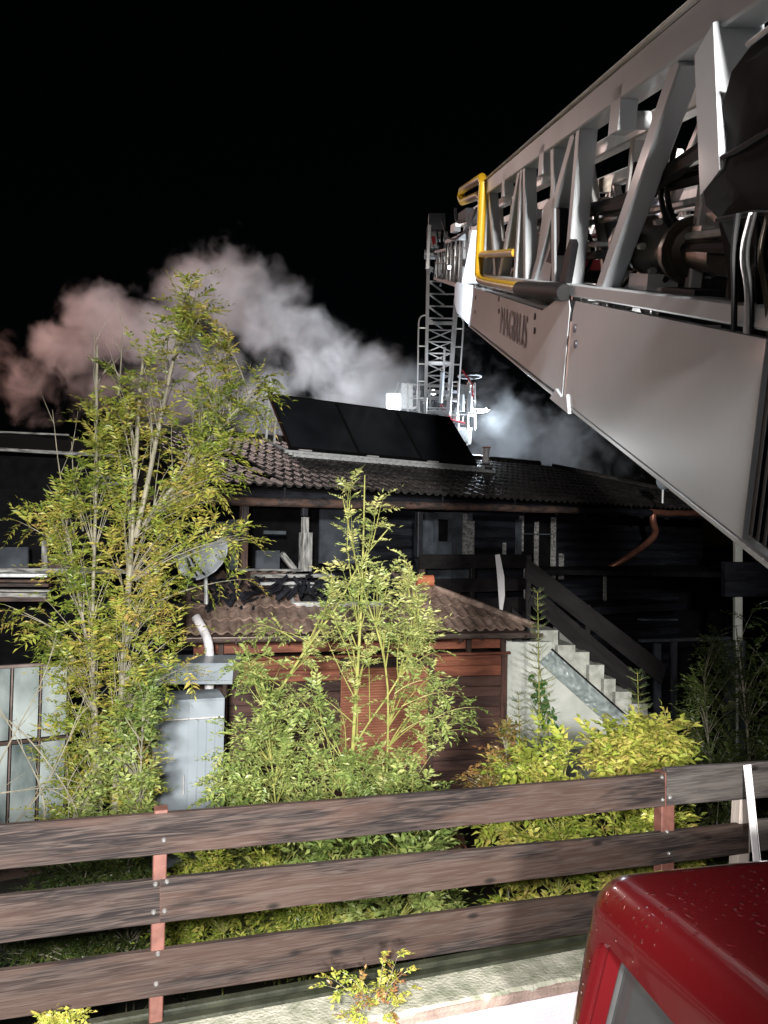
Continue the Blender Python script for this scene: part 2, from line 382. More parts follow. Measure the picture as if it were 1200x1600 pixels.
wb('coping_edge', -.243, -.238, cz - .06, cz - .016, 'concrete_edge', bumpy=True)

# ------------------------------------------------------------------ fence
fence = thing('board_fence', 'weathered dark wooden fence of three wide horizontal boards on red steel posts', 'fence', (F0.x, F0.y, cz))
def fboard(x0, yt0, yb0, x1, yt1, yb1, mat='fence_wood', off=0.0, th=.035, warp=.006):
    pt0, pb0, pt1, pb1 = fpt(x0, yt0, off), fpt(x0, yb0, off), fpt(x1, yt1, off), fpt(x1, yb1, off)
    n = 24; b_ = MB(); c = .004; vs = []; ph = random.uniform(0, 6)
    for i in range(n + 1):
        f = i / n; t_ = pt0.lerp(pt1, f); d_ = pb0.lerp(pb1, f)
        wv = math.sin(f * 5 + ph) * warp; t_ = t_ + kv(0, 0, wv + random.uniform(-.0015, .0015)); d_ = d_ + kv(0, 0, wv * .7 + random.uniform(-.0015, .0015))
        vs += [d_ + kv(0, 0, c), d_ + FN * c, d_ + FN * (th - c), d_ + FN * th + kv(0, 0, c), t_ + FN * th - kv(0, 0, c), t_ + FN * (th - c), t_ + FN * c, t_ - kv(0, 0, c)]
    fs = [(i * 8 + k, i * 8 + (k + 1) % 8, (i + 1) * 8 + (k + 1) % 8, (i + 1) * 8 + k) for i in range(n) for k in range(8)]
    fs += [tuple(range(7, -1, -1)), tuple(n * 8 + k for k in range(8))]
    o = b_.add(vs, fs).build('board', mat, fence, rot=axis_rot(FD)); return o
def lin(x, a, b): return a[1] + (b[1] - a[1]) * (x - a[0]) / (b[0] - a[0])
TT, TB = ((0, 1291), (1040, 1206)), ((0, 1359), (1040, 1257))
MT_, MBt = ((0, 1400), (1040, 1302)), ((0, 1474), (1040, 1351))
LT, LB = ((0, 1517), (925, 1399)), ((0, 1594), (905, 1462))
fboard(-700, lin(-700, *TT), lin(-700, *TB), 1039, 1208, 1260)
fboard(1042, 1201, 1260, 1900, 1142, 1184, 'fence_wood_pale')
fboard(-700, lin(-700, *MT_), lin(-700, *MBt), 249.6, lin(249.6, *MT_), lin(249.6, *MBt))
fboard(250.2, lin(250, *MT_), lin(250, *MBt), 1170, 1286, 1333)
fboard(1172.5, 1282, 1331, 1900, 1216, 1250, 'fence_wood_pale')
fboard(-700, lin(-700, *LT), lin(-700, *LB), 1160, lin(1160, *LT), lin(1160, *LB))
fboard(1162, 1368, 1424, 1900, 1290, 1335, 'fence_wood_pale')
def fpost(x, ytop, ybot_z, wpx, mat, off=.04, lean=0):
    t_ = fpt(x + wpx / 2, ytop, off); b_ = Vector((t_.x, t_.y, ybot_z)) + FD * lean
    wd = (fpt(x + wpx, ytop, off) - fpt(x, ytop, off)).length
    return beam('post', b_, t_, wd, .07, mat, fence, up=FN, c=.004)
fpost(241, 1262, cz - .1, 21, 'post_red')
fpost(1028, 1204, cz - .1, 20, 'post_red')
fpost(1152, 1200, cz - .1, 18, 'post_grey', lean=-.05)
fpost(1420, 1190, cz - .1, 18, 'post_red')
def bolt(x, y, rx=.011):
    p = fpt(x, y, -.004); b_ = MB(); n = 8
    ring = lambda r_, o_: [p + FD * (math.cos(i * math.pi / 4) * r_) + kv(0, 0, math.sin(i * math.pi / 4) * r_) + FN * o_ for i in range(n)]
    b_.add(ring(rx, .006) + ring(rx, 0) + ring(rx * .55, -.006), [(i, (i + 1) % n, n + (i + 1) % n, n + i) for i in range(n)] + [(n + i, n + (i + 1) % n, 2 * n + (i + 1) % n, 2 * n + i) for i in range(n)] + [tuple(2 * n + i for i in range(n))])
    b_.build('bolt', 'bolt', fence, smooth=True)
for q in [(256, 1313), (243, 1382), (261, 1378), (240, 1426), (257, 1424), (247, 1491), (244, 1538), (1035, 1215), (1036, 1250), (1048, 1246), (1047, 1247), (1043, 1300), (1046, 1334), (945, 1408)]:
    bolt(*q)
# dark profile at the foot of the fence
for o_, z_, h_, mt_ in ((.012, cz - .01, .04, 'dark_rail'), (.075, cz + .0, .05, 'dark_rail'), (.13, cz - .03, .03, 'concrete_moss')):
    p = F0 - FD * 9 + FN * o_; q = F0 + FD * 14 + FN * o_
    beam('bottom_rail', p + kv(0, 0, z_), q + kv(0, 0, z_), .05, h_, mt_, fence, c=.006)
# strap over the fence
st = thing('strap', 'white webbing strap hung over the top board beside the red cab', 'strap', fpt(1175, 1200))
b_ = MB(); prof = []
top = fpt(1167, 1195, -.004); bot = fpt(1190, 1420, -.22)
back = fpt(1171, 1250, .055)
path = [back - kv(0, 0, .25), back + kv(0, 0, .03), fpt(1167, 1196, .05), fpt(1167, 1195, -.002)] + [fpt(1167, 1197, -.012).lerp(bot, f) for f in (.05, .15, .3, .5, .7, .85, 1)]
ww = .062
vs = []
for i, p_ in enumerate(path):
    tw = FD * math.cos(.15 * i * .3) + FN * math.sin(.15 * i * .3)
    nrm = -FN if i > 1 else FN
    vs += [p_ - tw * ww / 2, p_ + tw * ww / 2, p_ + tw * ww / 2 - FN * .003 * (1 if i > 2 else -1), p_ - tw * ww / 2 - FN * .003 * (1 if i > 2 else -1)]
fs = [(i * 4 + k, i * 4 + (k + 1) % 4, (i + 1) * 4 + (k + 1) % 4, (i + 1) * 4 + k) for i in range(len(path) - 1) for k in range(4)]
b_.add(vs, fs).build('webbing', 'strap', st)
b_ = MB()   # stitched edges, slightly raised
for sg in (-1, 1):
    b_.tube([p_ + FD * sg * ww * .42 - FN * .003 for p_ in path[3:]], .0018, 5)
b_.build('hem', 'strap', st)

# ================================================================== MAIN HOUSE
A56 = R(56)
ha = Vector((math.sin(A56), math.cos(A56), 0)); hb = Vector((-math.cos(A56), math.sin(A56), 0))
E0 = P(390, 757, 10.2); EZ = E0.z; PIT = R(17)
slope = hb * math.cos(PIT) + kv(0, 0, math.sin(PIT)); rn = slope.cross(ha); rn = -rn if rn.z < 0 else rn
def HW(u, b, z): return Vector((E0.x, E0.y, 0)) + ha * u + hb * b + kv(0, 0, z)
def hp(x, y, b):
    q = PL(x, y, E0 + hb * b, hb); d_ = q - E0; return d_.dot(ha), q.z
house = thing('burnt_house', 'fire-damaged dark log house with a tiled roof and black balcony boards', 'house', HW(5, 2, 0))
roof = MB()
ULEN, UPM = 12.6, 3.6
# roof underlay (sheathing) just under the tiles, with thickness
def RP(u, up, h=0): return E0 + ha * u + slope * up + rn * h
roofpoly = [(-.75, 0), (ULEN, 0), (ULEN - UPM * 1.02, UPM), (-.75, UPM)]
roof.prism([RP(u, v / math.cos(PIT), -.11) for u, v in roofpoly], rn * .06)
roof_o = roof.build('roof', 'black_void', house, rot=axis_rot(ha))
# rear slope
MB().prism([RP(-.75, UPM / math.cos(PIT), -.1), RP(ULEN - UPM, UPM / math.cos(PIT), -.1), RP(ULEN - .2, UPM / math.cos(PIT), -.1) + hb * 3.2 - kv(0, 0, 1.1), RP(-.75, UPM / math.cos(PIT), -.1) + hb * 3.2 - kv(0, 0, 1.1)], (0, 0, .05)).build('rear_slope', 'tile_main', house)

def tile_mesh(name, mat, wd=.3, ln=.40, hgt=.038, bumps=2, seg=7):
    nx = bumps * seg; vs = []; fs = []
    xs = np.linspace(0, wd * 1.03, nx + 1)
    def pz(x):
        c = (x / wd * bumps) % 1.0
        return hgt * (max(0, math.sin(math.pi * min(1, c / .62))) ** .8 if c < .62 else 0)
    for yv, lift in ((0, .024), (ln * .5, .012), (ln, 0)):
        for x in xs: vs.append((x, yv, pz(x) + lift))
    for x in xs: vs.append((x, .004, pz(x) - .004))
    n = nx + 1
    for r_ in range(2):
        for i in range(nx): fs.append((r_ * n + i, r_ * n + i + 1, (r_ + 1) * n + i + 1, (r_ + 1) * n + i))
    for i in range(nx): fs.append((i, 3 * n + i, 3 * n + i + 1, i + 1))
    me = bpy.data.meshes.new(name); me.from_pydata(vs, [], fs); me.materials.append(M[mat])
    me.polygons.foreach_set('use_smooth', [True] * len(me.polygons))
    try: me.set_sharp_from_angle(angle=R(50))
    except Exception: pass
    return me
tm_main = tile_mesh('tile', 'tile_main'); tm_shed = tile_mesh('shed_tile', 'tile')
def lay_tiles(org, ax, up, nrm, ulo, uhi, upmax, inside, me, parent, mat, pitch_w=.3, row=.33, maxn=300, hide=None, skip=0.0, hgap=None):
    rot = Matrix((ax, up, nrm)).transposed().to_4x4(); cand = []
    k = 0; v = -.04
    while v < upmax:
        u = ulo
        while u < uhi:
            if inside(u + pitch_w / 2, v + row * .5) and not (hgap and hgap(u, v)):
                if random.random() >= skip:
                    c = org + ax * u + up * v
                    jit = Matrix.Rotation(random.uniform(-.012, .012), 4, 'Z') @ Matrix.Rotation(random.uniform(-.008, .012), 4, 'X')
                    mw = Matrix.Translation(c + nrm * random.uniform(0, .004)) @ rot @ jit
                    x, y = proj(c); vis = 0 if (hide and hide(u, v)) or not (-20 < x < 1220) else 1
                    cand.append(((c - CAM).length - 100 * vis, mw))
            u += pitch_w
        v += row; k += 1
    cand.sort(key=lambda t: t[0])
    for _, mw in cand[:maxn]: link('tile', me, parent, mw)
    rest = cand[maxn:]
    if rest:
        nv = len(me.vertices); co = np.empty(nv * 3); me.vertices.foreach_get('co', co); co = co.reshape(-1, 3)
        pf = [tuple(p.vertices) for p in me.polygons]; vs = []; fs = []
        for i, (_, mw) in enumerate(rest):
            a = np.array(mw); vs.append(co @ a[:3, :3].T + a[:3, 3]); fs += [tuple(x + i * nv for x in f) for f in pf]
        vs = np.vstack(vs); m2 = bpy.data.meshes.new('tile_field'); o0 = vs.mean(0)
        m2.from_pydata((vs - o0).tolist(), [], fs); m2.materials.append(M[mat]); m2.polygons.foreach_set('use_smooth', [True] * len(fs))
        try: m2.set_sharp_from_angle(angle=R(50))
        except Exception: pass
        link('tile_field', m2, parent, Matrix.Translation(o0), kind='stuff')
upS = UPM / math.cos(PIT)
lay_tiles(E0.copy(), ha, slope, rn, -.6, ULEN, upS, lambda u, v: u + v * 1.0 < ULEN and u > -.6 + .25 * math.sin(v * 5), tm_main, roof_o, 'tile_main',
          hide=lambda u, v: (1.9 < u < 8 and v > 2.9), hgap=lambda u, v: u < .6 and random.random() < .35)
# hip and ridge tiles
hip = [RP(ULEN + .05 - k * .34, k * .34 / math.cos(PIT) * .98, .05) for k in range(11)]
for a, b in zip(hip, hip[1:]):
    MB().tube([a, b + (b - a) * .15], [.075, .065], 8).build('ridge_tile', 'tile_main', roof_o, smooth=True)
for k in range(22):
    a = RP(ULEN - UPM - k * .42, upS, .03); b = RP(ULEN - UPM - (k + 1.12) * .42, upS, .03)
    MB().tube([a, b], [.09, .08], 8).build('ridge_tile', 'tile_main', roof_o, smooth=True)
# side hip slope (faces right, dark)
MB().prism([RP(ULEN, 0, -.1), RP(ULEN - UPM, upS, -.1), RP(ULEN - UPM, upS, -.1) + hb * .2, HW(ULEN, 7.2, EZ - .1)], (0, 0, .05)).build('side_slope', 'tile_main', house)
# eaves beam (charred), rafters tails, gutter
def eave(x0, x1, y0, y1, b=-.02):
    u0_, z0_ = hp(x0, y0, b); u1_, z1_ = hp(x1, y1, b); return HW(u0_, b, z0_), HW(u1_, b, z1_)
pA, pB = eave(205, 1095, 778, 803)
seg = [0, .42, .68, .86, 1.0]
for i, (f0, f1) in enumerate(zip(seg, seg[1:])):
    mt_ = ['char_brown', 'char_brown', 'char', 'copper'][i]
    pts = [pA.lerp(pB, f0 + (f1 - f0) * k / 6) + kv(0, 0, random.uniform(-.012, .012)) for k in range(7)]
    tube('eaves_beam', pts, .062, mt_, house, 10)
pts = [pB + ha * 0, pB + ha * 2.5]; tube('eaves_beam', pts, .05, 'copper', house, 10)
MB().beam(RP(-.7, 0, -.12), RP(ULEN, 0, -.12), .12, .12, rn).build('fascia', 'char', house, rot=axis_rot(ha))
u = -.4
while u < ULEN:
    beam('rafter', RP(u, -.05, -.17), RP(u, 1.6, -.17), .08, .10, 'char', house); u += .78
for x in (575 - 12, 443, 690, 803, 905, 985):
    u_, z_ = hp(x, 776, 0); beam('gutter_bracket', HW(u_, -.03, EZ - .18), HW(u_, -.03, EZ - .02), .015, .03, 'char', house, up=ha)

# walls: log planks behind the balcony
WB = 1.3
def wallrow(u0_, u1_, z, h, mat='char', b=WB):
    beam('log', HW(u0_, b, z), HW(u1_, b, z), .10, h, mat, house, c=h * .22)
z = .2
door_u0, _ = hp(815, 850, WB); door_u1, _ = hp(868, 850, WB)
win_u0, _ = hp(680, 830, WB); win_u1, _ = hp(702, 830, WB)
pl_u0, _ = hp(648, 850, WB); pl_u1, _ = hp(733, 850, WB)
lft_u, _ = hp(520, 840, WB)
while z < EZ - .1:
    if z < 2.9: wallrow(-1.5, ULEN - .6, z, .185, 'char')
    else:
        wallrow(lft_u, pl_u0, z, .185); wallrow(pl_u1, door_u0, z, .185); wallrow(door_u1, ULEN - .6, z, .185)
    z += .19
# sooty plaster panel with a small window opening
for (x0, x1, y0, y1) in ((648, 680, 800, 905), (703, 733, 800, 905), (680, 703, 800, 812), (680, 703, 846, 905)):
    u0_, z0_ = hp(x0, y0, WB); u1_, z1_ = hp(x1, y1, WB)
    MB().box(HW((u0_ + u1_) / 2, WB - .02, (z0_ + z1_) / 2), ha * (u1_ - u0_) / 2, hb * .05, kv(0, 0, (z0_ - z1_) / 2)).build('plaster_panel', 'soot_wall', house)
def onwall(name, x0, y0, x1, y1, mat, b=WB - .06, th=.04, parent=None, wpx=None):
    u0_, z0_ = hp(x0, y0, b); u1_, z1_ = hp(x1, y1, b)
    return MB().box(HW((u0_ + u1_) / 2, b, (z0_ + z1_) / 2), ha * abs(u1_ - u0_) / 2, hb * th / 2, kv(0, 0, abs(z0_ - z1_) / 2)).build(name, mat, parent or house)
wn = onwall('window', 680, 812, 702, 846, 'black_void', b=WB + .06)
for q in ((678, 810, 682, 848), (701, 810, 705, 848)): onwall('window_frame', *q, 'soot_wall', b=WB - .08, parent=wn)
dr = onwall('door', 815, 803, 868, 905, 'black_void', b=WB + .06)
for q in ((812, 806, 817, 862), (862, 808, 867, 905), (836, 815, 840, 900)): onwall('door_frame', *q, 'ash_white', b=WB - .05, parent=dr)
onwall('door_frame', 817, 833, 864, 836, 'soot_wall', b=WB - .05, parent=dr)
for q, mt_ in (((724, 803, 729, 866), 'ash_white'), ((731, 814, 740, 866), 'ash_white'), ((648, 815, 654, 868), 'soot_wall'), ((874, 865, 880, 905), 'ash_white'), ((786, 848, 790, 868), 'ash_white'), ((806, 812, 814, 866), 'soot_wall')):
    onwall('casing', *q, mt_, b=WB - .09, th=.03)
# solid black box behind the openings, indoor darkness put into its colour
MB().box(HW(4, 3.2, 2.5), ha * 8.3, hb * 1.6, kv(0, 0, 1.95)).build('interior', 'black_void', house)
# end wall on the right and lintels of the carport
for z_ in np.arange(.2, EZ - .1, .19): beam('log', HW(ULEN - .6, WB, z_), HW(ULEN - .6, WB + 5, z_), .10, .185, 'char', house, c=.04)

# veranda posts (left part), sill boards
for x0, y0, y1, wd, mt_ in ((382, 790, 890, .10, 'char_brown'), (476, 786, 806, .09, 'char'), (477, 808, 832, .09, 'ash_white'), (478, 832, 892, .15, 'ash_white'), (655, 800, 870, .1, 'char'), (365, 812, 890, .12, 'soot_wall')):
    u0_, z0_ = hp(x0, y0, .1); _, z1_ = hp(x0, y1, .1); beam('veranda_post', HW(u0_, .1, z1_), HW(u0_, .1, z0_), wd, wd, mt_, house, up=hb, c=.012)
for (x0, y0, x1, y1, h_, mt_) in ((370, 890, 470, 891, .03, 'ash_white'), (395, 900, 520, 899, .05, 'ash_white'), (405, 912, 540, 909, .04, 'steel'), (455, 905, 515, 912, .03, 'char'), (400, 921, 500, 921, .03, 'char')):
    u0_, z0_ = hp(x0, y0, 0); u1_, z1_ = hp(x1, y1, 0)
    beam('sill_board', HW(u0_, 0, z0_), HW(u1_, 0, z1_), .12, h_, mt_, house)
onwall('inner_wall', 400, 860, 436, 892, 'soot_wall', b=1.0); onwall('inner_wall', 500, 790, 560, 880, 'soot_wall', b=1.25)
pq = [hp(q[0], q[1], .8) for q in ((440, 865), (462, 892))]
beam('fallen_strut', HW(pq[0][0], .8, pq[0][1]), HW(pq[1][0], .8, pq[1][1]), .08, .08, 'ash_white', house)
onwall('shelf', 412, 829, 446, 835, 'soot_wall', b=1.0)

# balcony slab and railing boards
RB = .05
u0_, zt = hp(640, 868, RB); u1_, _ = hp(828, 878, RB)
onwall('balcony_board', 655, 866, 829, 887, 'rail_black', b=RB, th=.05)
onwall('balcony_board', 655, 905, 829, 922, 'rail_black', b=RB, th=.05)
onwall('balcony_board', 700, 937, 829, 956, 'rail_black', b=RB, th=.05)
for x in (660, 738, 823):
    u_, z0_ = hp(x, 868, RB + .06); beam('railing_post', HW(u_, RB + .06, 2.3), HW(u_, RB + .06, z0_), .09, .07, 'char_brown' if x == 660 else 'rail_black', house, up=hb)
for q in ((819, 888, 826, 903), (819, 921, 826, 935)): onwall('post_cap', *q, 'ash_white', b=RB - .04, th=.02)
MB().box(HW(5.0, .65, 2.62), ha * 4.6, hb * .62, kv(0, 0, .07)).build('balcony_floor', 'char', house)
# white rag hanging at the railing
rg = thing('rag', 'white cloth strip hanging from the black balcony railing', 'rag', P(782, 870, 12.5))
pts = [(774, 867), (781, 866), (788, 900), (789, 930), (785, 956), (781, 955), (779, 925), (777, 895)]
rb_ = PL(780, 900, E0 + hb * (RB - .08), hb)
MB().prism([PL(x, y, rb_, hb) for x, y in pts], hb * .008).build('cloth', 'strap', rg)

# copper downpipe on the right
dp = thing('downpipe', 'copper downpipe bending from the eaves gutter to the house wall', 'downpipe', P(1022, 812, 14.8))
def hpt(x, y, b): return PL(x, y, E0 + hb * b, hb)
tube('upper_pipe', smoothpts([hpt(1020, 803, -.02), hpt(1020, 815, -.02), hpt(1026, 832, .05), hpt(1015, 846, .2), hpt(985, 868, .8), hpt(950, 889, 1.15)], 2), .065, 'copper', dp)
tube('lower_pipe', [hpt(946, 890, 1.17), hpt(945, 925, 1.17), hpt(945, 958, 1.17)], .04, 'black_rubber', dp)
onwall('pipe_bracket', 943, 897, 947, 955, 'ash_white', b=1.1, th=.02, parent=dp)

# flue stub on roof right of the solar panels
vp = thing('vent_pipe', 'short pale vent pipe with a terracotta rim right of the solar panels', 'vent pipe', RP(6.9, 3.35, 0))
q0 = RP(6.95, 3.3, 0); MB().tube([q0, q0 + kv(0, 0, .12), q0 + kv(0, 0, .26), q0 + kv(.01, 0, .36)], [.10, .075, .07, .085], 10).build('pipe', 'pipe_white', vp, smooth=True)
MB().tube([q0 + kv(.01, 0, .345), q0 + kv(.01, 0, .37)], .095, 10).build('rim', 'terracotta', vp, smooth=True)

# solar panels on a raised rack
PB = 2.32; pz0 = EZ + PB * math.tan(PIT) + .11
pv = (hb * .92 + kv(0, 0, 1.07)); pvn = ha.cross(pv).normalized(); pvn = pvn if pvn.z > 0 else -pvn
pu0, pu1 = 1.76, 5.98; pw = (pu1 - pu0) / 3
for k, lb in enumerate(('left solar panel of the rack on the tiled roof, beside the tree top', 'middle solar panel of the rack, between its two neighbours', 'right solar panel of the rack, nearest the lit rescue basket')):
    base = HW(pu0 + k * pw, PB, pz0)
    s = thing('solar_panel', lb, 'solar panel', base, 'solar panels on the roof rack')
    c = base + ha * pw / 2 + pv / 2
    MB().box(c, ha * (pw / 2 - .035), pv * .485, pvn * .022).build('glass', 'solar', s)
    for a_, b2 in ((base + ha * .016, base + ha * .016 + pv), (base + ha * (pw - .016), base + ha * (pw - .016) + pv), (base + pv * .01, base + pv * .01 + ha * pw), (base + pv * .99, base + pv * .99 + ha * pw)):
        beam('frame', a_, b2, .03, .062, 'solar_frame', s, up=pvn, c=.003)
rack = thing('panel_rack', 'galvanised steel rack carrying the solar panels above the roof tiles', 'rack', HW(3.9, PB, pz0 - .1))
for dz, db, h_ in ((-.06, -.04, .06), (-.115, -.2, .035), (-.15, -.36, .055)):
    beam('rail', HW(pu0 - .12, PB + db, pz0 + dz), HW(pu1 + .15, PB + db, pz0 + dz), .05, h_, 'steel', rack, c=.004)
for k in range(4):
    uu = pu0 + .02 + k * (pu1 - pu0 - .04) / 3
    foot = HW(uu, PB + 1.0, EZ + (PB + 1.0) * math.tan(PIT) + .02)
    beam('strut', foot, HW(uu, PB + .90, pz0 + 1.02), .04, .04, 'steel', rack)
    beam('strut', foot + hb * -.35 + kv(0, 0, -.08), HW(uu, PB + .62, pz0 + .68), .035, .035, 'steel', rack)
    beam('foot_rail', HW(uu, PB - .15, EZ + (PB - .15) * math.tan(PIT) + .05), foot + hb * .1 + kv(0, 0, .06), .05, .035, 'steel', rack)
    MB().box(HW(uu + .25, PB - .05, pz0 - .015), ha * .12, hb * .03, kv(0, 0, .012)).build('clamp', 'alu', rack)

# ================================================================== LEFT BURNT PART
annex = thing('burnt_annex', 'collapsed burnt wing of the house with stacked scorched boards on the far left', 'annex', P(60, 900, 9.5))
def q3(x, y, Y): return P(x, y, Y)
beam('roof_edge', q3(-260, 688, 10.4), q3(188, 713, 11.9), .10, .05, 'ash_white', annex)
beam('ridge_cap', q3(-260, 664, 11.6), q3(108, 680, 12.6), .08, .03, 'ash_white', annex)
MB().prism([q3(-260, 691, 10.5), q3(186, 716, 12), q3(100, 682, 12.7), q3(-260, 668, 11.7)], (0, 0, .03)).build('roof_sheet', 'black_void', annex)
MB().prism([q3(-260, 700, 10.6), q3(186, 720, 12), q3(200, 905, 12), q3(-260, 905, 10.6)], (0, .1, 0)).build('back_wall', 'black_void', annex)
for (x0, y0, x1, y1, h_, mt_, Y_) in ((-200, 889, 235, 893, .055, 'ash_white', 9.6), (-200, 897, 76, 899, .045, 'steel', 9.5), (-200, 905, 70, 908, .03, 'char_brown', 9.45), (-200, 913, 78, 914, .04, 'char_brown', 9.4), (-200, 921, 80, 923, .025, 'ash_white', 9.35), (-200, 926, 74, 930, .05, 'ash_white', 9.3), (-200, 936, 80, 936, .05, 'char_brown', 9.3), (150, 728, 170, 728, .02, 'ash_white', 11), (100, 886, 180, 888, .02, 'ash_white', 9.8)):
    beam('scorched_board', q3(x0, y0, Y_ - .3), q3(x1, y1, Y_), .14, h_, mt_, annex)
for x, y0, y1, wd, mt_ in ((70, 845, 890, .07, 'ash_white'), (20, 855, 890, .4, 'soot_wall'), (95, 868, 890, .3, 'char_brown'), (345, 815, 860, .3, 'soot_wall'), (322, 810, 850, .05, 'char')):
    beam('stud', q3(x, y1, 9.9), q3(x, y0, 9.9), wd, .05, mt_, annex, up=(0, 1, 0))
for (x0, y0, x1, y1) in ((150, 745, 205, 748), (148, 757, 210, 755), (205, 775, 300, 775)):
    beam('roof_batten', q3(x0, y0, 10.8), q3(x1, y1, 10.6), .05, .05, 'char_brown' if y0 > 760 else 'ash_white', annex)
# debris heap along the shed roof top / veranda sill
deb = MB()
for _ in range(230):
    x = random.uniform(295, 640); yy = random.triangular(896, 935, 915) if x > 420 else random.triangular(895, 960, 930)
    p_ = P(x, yy, random.uniform(9.9, 10.9)); s_ = random.uniform(.02, .07)
    rv = Vector([random.uniform(-1, 1) for _ in range(3)]).normalized(); r2 = rv.orthogonal().normalized(); r3 = rv.cross(r2)
    deb.box(p_, rv * s_ * random.uniform(.6, 2.2), r2 * s_ * .5, r3 * s_ * .2)
deb.build('burnt_debris', 'char', kind='stuff')

# ================================================================== SHED
S0 = P(330, 990, 9.6); S1 = P(830, 983, 10.7); S1.z = S0.z
sa = (S1 - S0).normalized(); SL = (S1 - S0).length; sb = Vector((-sa.y, sa.x, 0)); SP = R(24)
ss = sb * math.cos(SP) + kv(0, 0, math.sin(SP)); sn = sa.cross(ss)
SZ = S0.z
def SW(u, b, z): return Vector((S0.x, S0.y, 0)) + sa * u + sb * b + kv(0, 0, z)
def sp(x, y, b):
    q = PL(x, y, S0 + sb * b, sb); d_ = q - S0; return d_.dot(sa), q.z
def SR(u, v, h=0): return S0 + sa * u + ss * v + sn * h
shed = thing('garden_shed', 'red-brown boarded shed with a brown tiled hip roof in front of the house', 'shed', SW(SL / 2, 1, 0))
SU = 1.2 / math.cos(SP)
sroof = MB().prism([SR(-.35, 0, -.06), SR(SL, 0, -.06), SR(SL - 1.22, SU, -.06), SR(-.35, SU, -.06)], sn * -.05).build('roof', 'dark_wood', shed, rot=axis_rot(sa))
lay_tiles(S0.copy(), sa, ss, sn, -.3, SL + .1, SU, lambda u, v: u + v * .92 < SL + .1, tm_shed, sroof, 'tile', hgap=lambda u, v: (1.05 < u < 2.3 and .62 < v < 1.3))
hipt = [SR(SL + .03 - k * .27, k * .27, .05) for k in range(5)]
# skylight frame over a dark opening
for a_, b2 in ((SR(1.1, .66, .04), SR(2.35, .66, .04)), (SR(1.1, 1.15, .04), SR(2.35, 1.15, .04)), (SR(1.1, .66, .04), SR(1.1, 1.15, .04)), (SR(2.35, .66, .04), SR(2.35, 1.15, .04))):
    beam('skylight_frame', a_, b2, .05, .06, 'steel', shed, up=sn)
MB().prism([SR(1.1, .66, .0), SR(2.35, .66, .0), SR(2.35, 1.15, .0), SR(1.1, 1.15, .0)], sn * .01).build('skylight_glass', 'glass_dark', shed)
# terracotta ridge tile
rt_ = SR(3.14, SU - .02, .08)
MB().tube([rt_ - sa * .13, rt_ + sa * .13], .085, 10).build('ridge_tile', 'terracotta', shed, smooth=True, label='bright orange replacement ridge tile at the hip end')
for a, b in zip(hipt, hipt[1:]): MB().tube([a, b + (b - a) * .12], [.05, .045], 8).build('ridge_tile', 'tile', shed, smooth=True)
# gutter: half round with bead
b_ = MB(); n = 10; gl = [SW(-.3, -.06, SZ - .05), SW(SL + .12, -.06, SZ - .055)]; vs = []
for p_ in gl:
    for i in range(n + 1):
        th = math.pi + math.pi * i / n; vs.append(p_ + sb * math.cos(th) * .06 + kv(0, 0, math.sin(th) * .06))
    for i in range(n, -1, -1):
        th = math.pi + math.pi * i / n; vs.append(p_ + sb * math.cos(th) * .054 + kv(0, 0, math.sin(th) * .054))
k = 2 * (n + 1); b_.add(vs, [(i, (i + 1) % k, k + (i + 1) % k, k + i) for i in range(k)]); b_.build('gutter', 'gutter', shed, smooth=True)
tube('gutter_bead', [p_ - sb * .062 for p_ in gl], .009, 'gutter', shed, 8)
for u in np.arange(.3, SL, .65): MB().box(SW(u, -.09, SZ - .085), sa * .012, sb * .035, kv(0, 0, .035)).build('gutter_bracket', 'dark_wood', shed)
# body
WBs = .38
x_l = -.2; x_r, _ = sp(790, 1100, WBs)
frieze = [sp(700, 1012, WBs)[1], sp(700, 1025, WBs)[1]]
ztop = frieze[1]
z = ztop - .07; i = 0
sh_u0, sh_z0 = sp(533, 1045, WBs); sh_u1, sh_z1 = sp(668, 1195, WBs)
while z > 0:
    for (ua, ub) in ((x_l, sh_u0 - .02), (sh_u1 + .02, x_r)):
        if z - .07 < sh_z1 - .05 and ua == x_l: ub = x_r
        elif z - .07 < sh_z1 - .05: continue
        beam('plank', SW(ua, WBs, z), SW(ub, WBs, z - random.uniform(0, .004)), .03, .142, 'shed_wood' if i < 2 else 'shed_dark', shed, c=.008)  # top two rows in the brighter wood, all rows below darker
    z -= .145; i += 1
for x in (668, 782): # trims
    u_, _ = sp(x + 5, 1100, WBs - .03); beam('corner_board', SW(u_, WBs - .03, .0), SW(u_, WBs - .03, ztop + .02), .09, .03, 'shed_dark', shed, up=sb, c=.004)
beam('wall_plate', SW(x_l, WBs - .02, ztop + .03), SW(x_r + .05, WBs - .02, ztop + .03), .05, .035, 'shed_wood', shed)
beam('wall_plate', SW(x_l, WBs - .02, SZ - .1), SW(x_r + .1, WBs - .02, SZ - .1), .08, .09, 'dark_wood', shed)
for x in (345, 480, 605, 732, 786):
    u_, _ = sp(x, 1010, WBs); beam('frieze_post', SW(u_, WBs, ztop), SW(u_, WBs, SZ - .02), .07, .06, 'dark_wood', shed, up=sb)
for u in np.arange(-.2, SL, .7): beam('rafter_tail', SW(u, -.02, SZ - .12), SW(u, .7, SZ + .19), .06, .08, 'dark_wood', shed)
MB().box(SW((x_l + x_r) / 2, WBs + .12, (ztop + SZ) / 2), sa * (x_r - x_l) / 2, sb * .02, kv(0, 0, .12)).build('frieze_panel', 'shed_wood', shed)
MB().box(SW((x_l + x_r) / 2, WBs + .75, ztop / 2), sa * ((x_r - x_l) / 2 - .03), sb * .65, kv(0, 0, ztop / 2 - .02)).build('inner_wall', 'dark_wood', shed)
